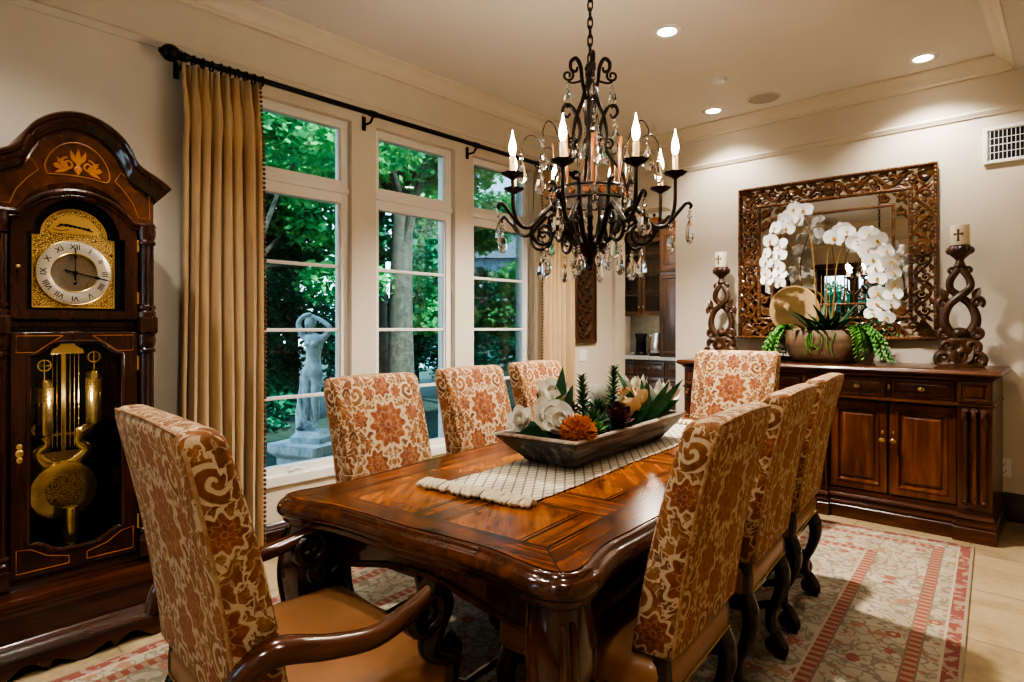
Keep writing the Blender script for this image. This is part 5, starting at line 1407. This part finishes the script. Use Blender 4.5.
def mk_sl():
    o = MB().lathe([(.001, .381), (.0125, .381), (.0125, .455), (.011, .460), (.001, .460)], 14, (.366, 0, 0)).build('candle_sleeve', M['sleeve'], cl)
    MB().lathe([(.006, .459), (.0125, .472), (.0155, .490), (.013, .512), (.007, .532), (.003, .552), (.0008, .566)], 14, (.366, 0, 0)).build('flame_bulb', M['bulb'], o)
    return o
def mk_slat():
    return MB().loft([[(x + a*.35, b, z) for a, b in rrect(.012, w, .003, 1)] for x, z, w in ((.166, .335, .012), (.160, .352, .020), (.158, .40, .025), (.160, .50, .025), (.164, .545, .025), (.164, .546, .022))]).build('wood_slat', M['slat'], cl, 40)
def mk_wire():
    P = c2([(.16, .345), (.185, .47), (.225, .565), (.27, .585), (.30, .545), (.30, .515)]); return MB().tube(pol(P, 0), .0028, 6).build('wire_arc', M['iron'], cl)
def mk_low():
    P = c2([(.158, .345), (.145, .42), (.085, .50), (.048, .57), (.046, .63), (.075, .70), (.108, .715), (.122, .685), (.102, .662), (.088, .678)])
    m = MB().tube(pol(P, 0), taper(len(P), .006, .008, .009, .008, .007, .005), 7)
    sp = spiral(.082, .548, .028, .007, PI*.9, -1.3, 16); m.tube(pol(sp, 0), taper(17, .006, .005), 6)
    P = c2([(.022, .80), (.035, .73), (.062, .66), (.075, .58), (.06, .53)]); m.tube(pol(P, 0), taper(len(P), .005, .010, .007, .003), 6)
    return m.build('mid_scroll', M['iron'], cl)
def mk_top():
    P = c2([(.018, .74), (.035, .82), (.042, .88), (.062, .915), (.085, .900), (.084, .868), (.062, .860), (.056, .878)])
    m = MB().tube(pol(P, 0), taper(len(P), .007, .009, .008, .005), 7)
    sp = spiral(.098, .842, .026, .007, PI*.7, 1.3, 16); m.tube(pol(sp, 0), taper(17, .006, .005), 6)
    P = c2([(.035, .82), (.075, .81), (.098, .842 - .026)]); m.tube(pol(P, 0), .005, 6)
    return m.build('top_scroll', M['iron'], cl)
for k in range(8):
    a = k*PI/4
    part('arm', a, mk_arm); part('bob', a, mk_bob); part('sl', a, mk_sl)
    part('slat', a + PI/8, mk_slat); part('wire', a + PI/8, mk_wire)
for k in range(4):
    part('low', k*PI/2 + .45, mk_low); part('top', k*PI/2 + .45, mk_top)
def mk_drop():
    R = [(.0008, -.098), (.010, -.094), (.0185, -.080), (.0195, -.068), (.015, -.05), (.006, -.034), (.0015, -.028)]
    return MB().loft([[(r*math.cos(2*PI*j/8), r*.62*math.sin(2*PI*j/8), z) for j in range(8)] for r, z in R]).build('crystal_pendant', M['crystal'], cl, 0)
dp = None
def drop(r, a, z, s=1.0):
    global dp
    if dp is None:
        dp = o = mk_drop()
        b = MB().ball((0, 0, -.021), .0068, 8, 6).ball((0, 0, -.008), .0052, 8, 6); b.build('crystal_bead', M['crystal'], o, 0)
    else: o = copy_tree(dp, cl)
    o.location = (r*math.cos(a), r*math.sin(a), z); o.rotation_euler = (0, 0, a + PI/2 + r*7); o.scale = (s, s, s)
for k in range(8):
    a = k*PI/4
    drop(.424, a, .236, 1.45); drop(.222, a + .08, .092, 1.3)
    if k % 2: drop(.20, a - .13, .098, 1.2)
    drop(.300, a + PI/8, .514, 1.4); drop(.178, a + PI/8, .345, 1.15)
for k in range(4):
    a = k*PI/2 + .45
    drop(.112, a, .66, 1.6); drop(.098, a, .818, 1.2); drop(.085, a + .5, .58, 1.1); drop(.079, a + .3, .106, 1.0)
lk = None; z = .90
for k in range(18):
    if lk is None:
        pts = [(.010*math.cos(t*PI/10), 0, .021*math.sin(t*PI/10) + (.006 if 0 < t < 10 else -.006 if 10 < t < 20 else 0)) for t in range(21)]
        lk = o = MB().tube(pts, .0036, 6).build('chain_link', M['iron'], cl)
    else: o = copy_tree(lk, cl)
    o.location = (0, 0, .915 + k*.0385); o.rotation_euler = (0, 0, (k % 2)*PI/2)
MB().lathe([(.001, 1.548), (.012, 1.548), (.02, 1.552), (.055, 1.558), (.065, 1.564), (.065, 1.565)], 24).build('ceiling_canopy', M['iron'], cl)

# ------------------------------------------------------------------ dough bowl and everything in it
BX, BYc, BZ = -1.495, 2.17, RZ0 + HT + .0075
bw = empty('dough_bowl', (BX, BYc, BZ), TH - .01, 'long grey weathered wooden dough bowl centred on the table runner', 'bowl')
def br(hw, hl, z): return [(sx*hw, sy*hl, z - (.0)) for sx, sy in ((-1, -1), (1, -1), (1, 1), (-1, 1))]
MB().loft([br(.095, .375, 0), br(.105, .385, .004), br(.178, .50, .108), br(.182, .508, .116)], True, False).build('bowl_body', M['trench'], bw, 0, .006)
MB().loft([br(.182, .508, .116), br(.178, .505, .122), br(.160, .470, .122), br(.155, .462, .112), br(.125, .42, .07), br(.10, .38, .03)], False, True).build('bowl_rim', M['trim_bowl'], bw, 0, .003)
mo = leafcloud([(0, y, .062, .10, .12, .028) for y in (-.3, -.15, 0, .15, .3)], 1500, .017, 5, .006)
o = leaves('moss_filling', mo, M['dgreen'], bw); o['kind'] = 'stuff'
bc, bs_ = math.cos(TH - .01), math.sin(TH - .01)
def inb(x, y, z): return (BX + x*bc - y*bs_, BYc + x*bs_ + y*bc, BZ + z)
def blossom(x, y, z, R_, m_, label, name, seed, open_=.75, layers=((6, 1.0, .9), (5, .82, .55), (3, .55, .25)), core=True, aim=(0, 0), group=None, wid=.85):
    R = R_*1.22
    o = empty(name, inb(x, y, z), random.Random(seed).uniform(0, 6), label, 'flower', group); rng = random.Random(seed)
    Rm = Matrix.Rotation(aim[0], 4, 'X') @ Matrix.Rotation(aim[1], 4, 'Y')
    for li, (n, rs, op) in enumerate(layers):
        for k in range(n):
            a = 2*PI*k/n + li*.5 + rng.uniform(-.15, .15); el = PI/2 - op*open_*1.45 + rng.uniform(-.12, .12)
            d = Vector((math.cos(a)*math.cos(el), math.sin(a)*math.cos(el), math.sin(el))); up = Vector((-math.cos(a)*math.sin(el), -math.sin(a)*math.sin(el), math.cos(el)))
            MB().mat(Rm).leaf(d*.008, d, up, R*rs, R*rs*wid, -.75 - .3*rng.random(), 8, .38, .72, 0, wid > .5).build('petal', m_, o, 88)
    m = MB().mat(Rm); m.ball((0, 0, R*.12), R*.11, 9, 7, (1, 1, 1.7))
    for k in range(14):
        a = k*2.4; m.tube([(.0, 0, R*.06), (math.cos(a)*R*.15, math.sin(a)*R*.15, R*.16)], R*.018, 4)
    m.build('flower_core', M['yellow'], o)
    return o
MG = 'magnolia blossoms in the dough bowl'
blossom(-.035, -.37, .150, .085, M['mag'], 'open white magnolia at near end of the dough bowl', 'magnolia_blossom', 1, .95, aim=(.75, .25), group=MG)
blossom(.055, -.36, .145, .080, M['mag'], 'white magnolia beside the orange bristly flower', 'magnolia_blossom', 2, .9, aim=(.8, .5), group=MG)
blossom(-.095, -.24, .205, .088, M['mag'], 'pale white magnolia raised at left edge of the dough bowl', 'magnolia_blossom', 3, .85, aim=(.5, -.3), group=MG)
blossom(-.12, -.40, .145, .060, M['mag'], 'small white magnolia overhanging left corner of dough bowl', 'magnolia_blossom', 4, .9, aim=(.5, -.8), group=MG)
blossom(-.03, .08, .175, .085, M['mag'], 'white magnolia partly hidden behind the green sprigs', 'magnolia_blossom', 5, .9, aim=(.5, .2), group=MG)
blossom(.125, .10, .150, .095, M['cream'], 'large cream magnolia near right rim of the dough bowl', 'magnolia_blossom', 6, .8, aim=(.6, .6), group=MG)
blossom(.06, .20, .165, .075, M['cream'], 'smaller cream magnolia behind the large cream one', 'magnolia_blossom', 9, .7, aim=(.4, .2), group=MG)
blossom(.085, .42, .145, .11, M['mag'], 'white pointed waterlily at far end of the dough bowl', 'waterlily', 7, .85, ((9, 1.0, .85), (8, .85, .55), (5, .6, .28)), aim=(.2, .45), wid=.45)
blossom(.0, .33, .19, .095, M['mag'], 'white many-petalled flower behind the aloe leaves', 'waterlily', 8, .8, ((9, 1.0, .8), (7, .8, .5)), wid=.4)
def leafset(x, y, z, specs, label, name, mt, seed, cat='leaf'):
    o = empty(name, inb(x, y, z), 0, label, cat); 
    for (dx, dy, dz, L, W, cu) in specs:
        MB().leaf((0, 0, 0), (dx, dy, dz), (.9, -.9, .5), L*(1.25 if name == 'magnolia_leaves' else 1.05), W*1.15, cu, 8, .22, .8).build('leaf', mt, o)
    return o
leafset(-.05, -.27, .09, [(.05, .1, 1, .22, .055, .2), (.3, .15, 1, .17, .05, .3), (-.5, -.1, .9, .15, .055, -.3), (.85, -.2, .6, .16, .05, -.4), (.4, -.7, .8, .14, .06, -.3), (-.9, -.5, .25, .17, .055, .2), (-.6, -1, .2, .17, .05, .2), (1, -.6, .45, .13, .05, .2)], 'dark green magnolia leaves standing among the white blossoms', 'magnolia_leaves', M['dgreen'], 1)
leafset(.03, .05, .09, [(.8, -.3, .75, .16, .06, -.4), (.3, .5, .9, .16, .055, -.3), (-.8, .2, .6, .16, .05, .3), (1, .15, .5, .15, .06, -.2)], 'broad dark leaves in middle of the dough bowl', 'magnolia_leaves', M['dgreen'], 2)
leafset(.08, .27, .08, [(-.55, -.1, 1, .27, .030, .15), (-.15, .1, 1, .20, .034, .1), (.12, -.1, 1, .20, .030, -.1), (.55, .05, 1, .23, .036, -.2), (.85, -.1, .95, .29, .036, -.15), (-.2, .4, 1, .17, .03, .1)], 'pointed green aloe with upright blades', 'aloe_plant', M['aloe'], 3, 'plant')
# orange bristly protea
o = empty('orange_protea', inb(.125, -.395, .135), 0, 'round bristly orange flower at near right corner of dough bowl', 'flower'); rng = random.Random(9); o.scale = (.86, .86, .86)
MB().ball((0, 0, 0), .045, 12, 8, (1.1, 1.1, .9)).build('flower_core', M['orange'], o)
m = MB()
for k in range(420):
    u = rng.uniform(-.35, 1); a = rng.uniform(0, 2*PI); q = math.sqrt(1 - u*u); d = Vector((q*math.cos(a), q*math.sin(a), u)); tn = Vector((rng.uniform(-.4, .4), rng.uniform(-.4, .4), rng.uniform(-.2, .5)))
    p0 = d*.042; p1 = d*.066 + tn*.008; p2 = d*.078 + tn*.02
    m.tube([p0, p1, p2], [.0032, .0034, .0018], 4)
b = m.build('bristles', M['orange'], o); b['kind'] = 'stuff'
def sprig(x, y, z, H, n, label, seed, tilt=(0, 0), spread=1.0, name='succulent_sprig'):
    o = empty(name, inb(x, y, z), 0, label, 'plant'); o.rotation_euler = (tilt[0], tilt[1], 0)
    MB().tube([(0, 0, 0), (.004, 0, H*.5), (0, 0, H*.97)], [.006, .005, .003], 6).build('stalk', M['succ'], o); m = MB()
    for k in range(n):
        t_ = k/n; a = k*2.4; zz = H*(.18 + .82*t_); L = .060*spread*(1 - .5*t_)
        m.leaf((.003*math.cos(a), .003*math.sin(a), zz), (math.cos(a), math.sin(a), .45 + t_), (-math.cos(a), -math.sin(a), 1), L, .016, .35, 4, .5, .8)
    m.build('needles', M['succ'], o); return o
sprig(-.005, -.13, .08, .235, 64, 'tall green needle sprig left of the other tall sprig', 1, (.0, -.05))
sprig(.035, .03, .08, .265, 72, 'tallest green needle sprig in middle of the dough bowl', 2, (.0, .05))
sprig(-.02, -.05, .08, .15, 40, 'short green sprig between the two tall sprigs', 3, (.1, -.2))
def rosette(x, y, z, R, m_, label, name, seed, n=34, w=.34, aim=(0, 0), cat='succulent', cu=.5):
    o = empty(name, inb(x, y, z), 0, label, cat); Rm = Matrix.Rotation(aim[0], 4, 'X') @ Matrix.Rotation(aim[1], 4, 'Y'); m = MB().mat(Rm)
    for k in range(n):
        a = k*2.39996; t_ = k/n; el = lerp(.05, 1.35, t_); L = R*lerp(1, .38, t_)
        d = Vector((math.cos(a)*math.cos(el), math.sin(a)*math.cos(el), math.sin(el))); up = Vector((-math.cos(a)*math.sin(el), -math.sin(a)*math.sin(el), math.cos(el)))
        m.leaf(d*.004 + Vector((0, 0, t_*R*.35)), d, up, L, L*w, -cu, 5, .4, .75)
    m.build('rosette_leaves', m_, o); return o
rosette(.075, -.20, .135, .085, M['succ'], 'spiky green succulent beside the orange flower', 'succulent', 1, 44, .22)
rosette(.04, -.09, .165, .080, M['succ'], 'dense grey-green succulent between the sprigs', 'succulent', 2, 48, .24)
rosette(.135, -.27, .125, .050, M['fern'], 'tiny bright green succulent on the bowl rim', 'succulent', 3, 26, .4)
rosette(.135, -.12, .140, .078, M['wine'], 'dark wine-red cone-like succulent at right rim of bowl', 'succulent', 4, 60, .42, (.1, .5), cu=.8)
rosette(.09, -.02, .165, .06, M['wine'], 'dark wine-red succulent behind the larger red one', 'succulent', 5, 44, .4)
rosette(.02, .18, .20, .06, M['orange'], 'small rusty red flower head behind the middle leaves', 'succulent', 6, 40, .3)
rosette(-.075, -.13, .16, .07, M['wine'], 'dark burgundy succulent left of the tall sprigs', 'succulent', 7, 40, .35)
rosette(.05, .36, .13, .075, M['succ'], 'grey-green succulent at foot of the far waterlily', 'succulent', 8, 40, .3)
rosette(-.08, .22, .14, .075, M['fern'], 'light green succulent far left side of the dough bowl', 'succulent', 9, 40, .3)
leafset(.02, .40, .09, [(.9, .3, .55, .15, .05, -.2), (-.8, .4, .6, .15, .05, .3), (.3, 1, .6, .15, .05, -.2), (-.2, .8, .9, .14, .05, .2)], 'dark leaves around the waterlily at far end of bowl', 'magnolia_leaves', M['dgreen'], 4)
# ------------------------------------------------------------------ light
def lamp(kind, name, loc, energy, color, size=.1, rot=(0, 0, 0), **kw):
    l = bpy.data.lights.new(name, kind); l.energy = energy; l.color = color
    if kind == 'AREA': l.size = size
    elif kind == 'SUN': l.angle = size
    else: l.shadow_soft_size = size
    for k, v in kw.items(): setattr(l, k, v)
    o = bpy.data.objects.new(name, l); COL.objects.link(o); o.location = loc; o.rotation_euler = rot; return o
WARM = (1.0, .88, .72); NEUT = (1.0, .945, .86)
for k in range(8):
    a = math.radians(19) + k*PI/4
    lamp('POINT', 'candle_light', (CHX + .348*math.cos(a), CHY + .348*math.sin(a), CHZ + .50), 6.5, WARM, .02)
def down(x, y, e, sz=.05, ang=125, z=CZ): lamp('SPOT', 'downlight_or_fill', (x, y, z - .02), e, NEUT, sz, (0, 0, 0), spot_size=math.radians(ang), spot_blend=.6)
down(-1.87, 3.43, 400, .06)
down(-.78, 4.95, 60); down(-2.27, 4.95, 45)
down(-1.87, .9, 60, .08); down(-.2, .6, 50, .08, 130, LZ); down(-2.5, .2, 60, .08); down(.6, 3.4, 18, .12, 130, LZ); down(-.5, -1.0, 50, .08, 130, LZ)  # unseen fill spots added to brighten the room, no fixtures modelled
lamp('POINT', 'clock_fill_light', (-2.965, .617, 1.0), .7, WARM, .02)  # unseen light added inside the case to brighten the brass
lamp('POINT', 'pantry_lamp', (-3.6, 6.3, 2.6), 28, WARM, .12)
lamp('POINT', 'under_cabinet_lamp', (-4.3, 7.3, 1.40), 2.0, WARM, .05)
# daylight
lamp('SUN', 'sun', (0, 0, 10), 12.0, (1, .97, .9), math.radians(3), (math.radians(8), math.radians(48), 0))
w = bpy.data.worlds.new('sky'); SC.world = w; w.use_nodes = True; nt = w.node_tree; nb = NB(nt)
tc = nb.n('ShaderNodeTexCoord'); sx = nb.n('ShaderNodeSeparateXYZ'); nb.L(tc.outputs['Generated'], sx.inputs[0])
zz = S(nb, sx.outputs[2]); cn = nb.noise(tc.outputs['Generated'], 2.5, 4)
c = nb.ramp(zz*.8 + cn*.25, [(.1, (.85, .93, 1.0)), (.45, (.50, .72, 1.0))])
bg = nt.nodes['Background']; nb.L(c, bg.inputs[0]); bg.inputs[1].default_value = 3.6
# ------------------------------------------------------------------ camera
cam = bpy.data.cameras.new('camera'); co = bpy.data.objects.new('camera', cam); COL.objects.link(co)
co.location = (0, 0, 1.30); co.rotation_euler = (PI/2, 0, math.radians(42.8)); cam.sensor_width = 36; cam.lens = 613/1024*36; cam.shift_y = -13.5/1024; cam.clip_start = .05; cam.clip_end = 200
SC.camera = co
SC.view_settings.view_transform = 'AgX'; SC.view_settings.look = 'AgX - High Contrast'; SC.view_settings.exposure = .52
SC.cycles.use_denoising = True; SC.cycles.max_bounces = 10; SC.cycles.transparent_max_bounces = 24; SC.cycles.sample_clamp_indirect = 6; SC.cycles.caustics_reflective = False; SC.cycles.caustics_refractive = False
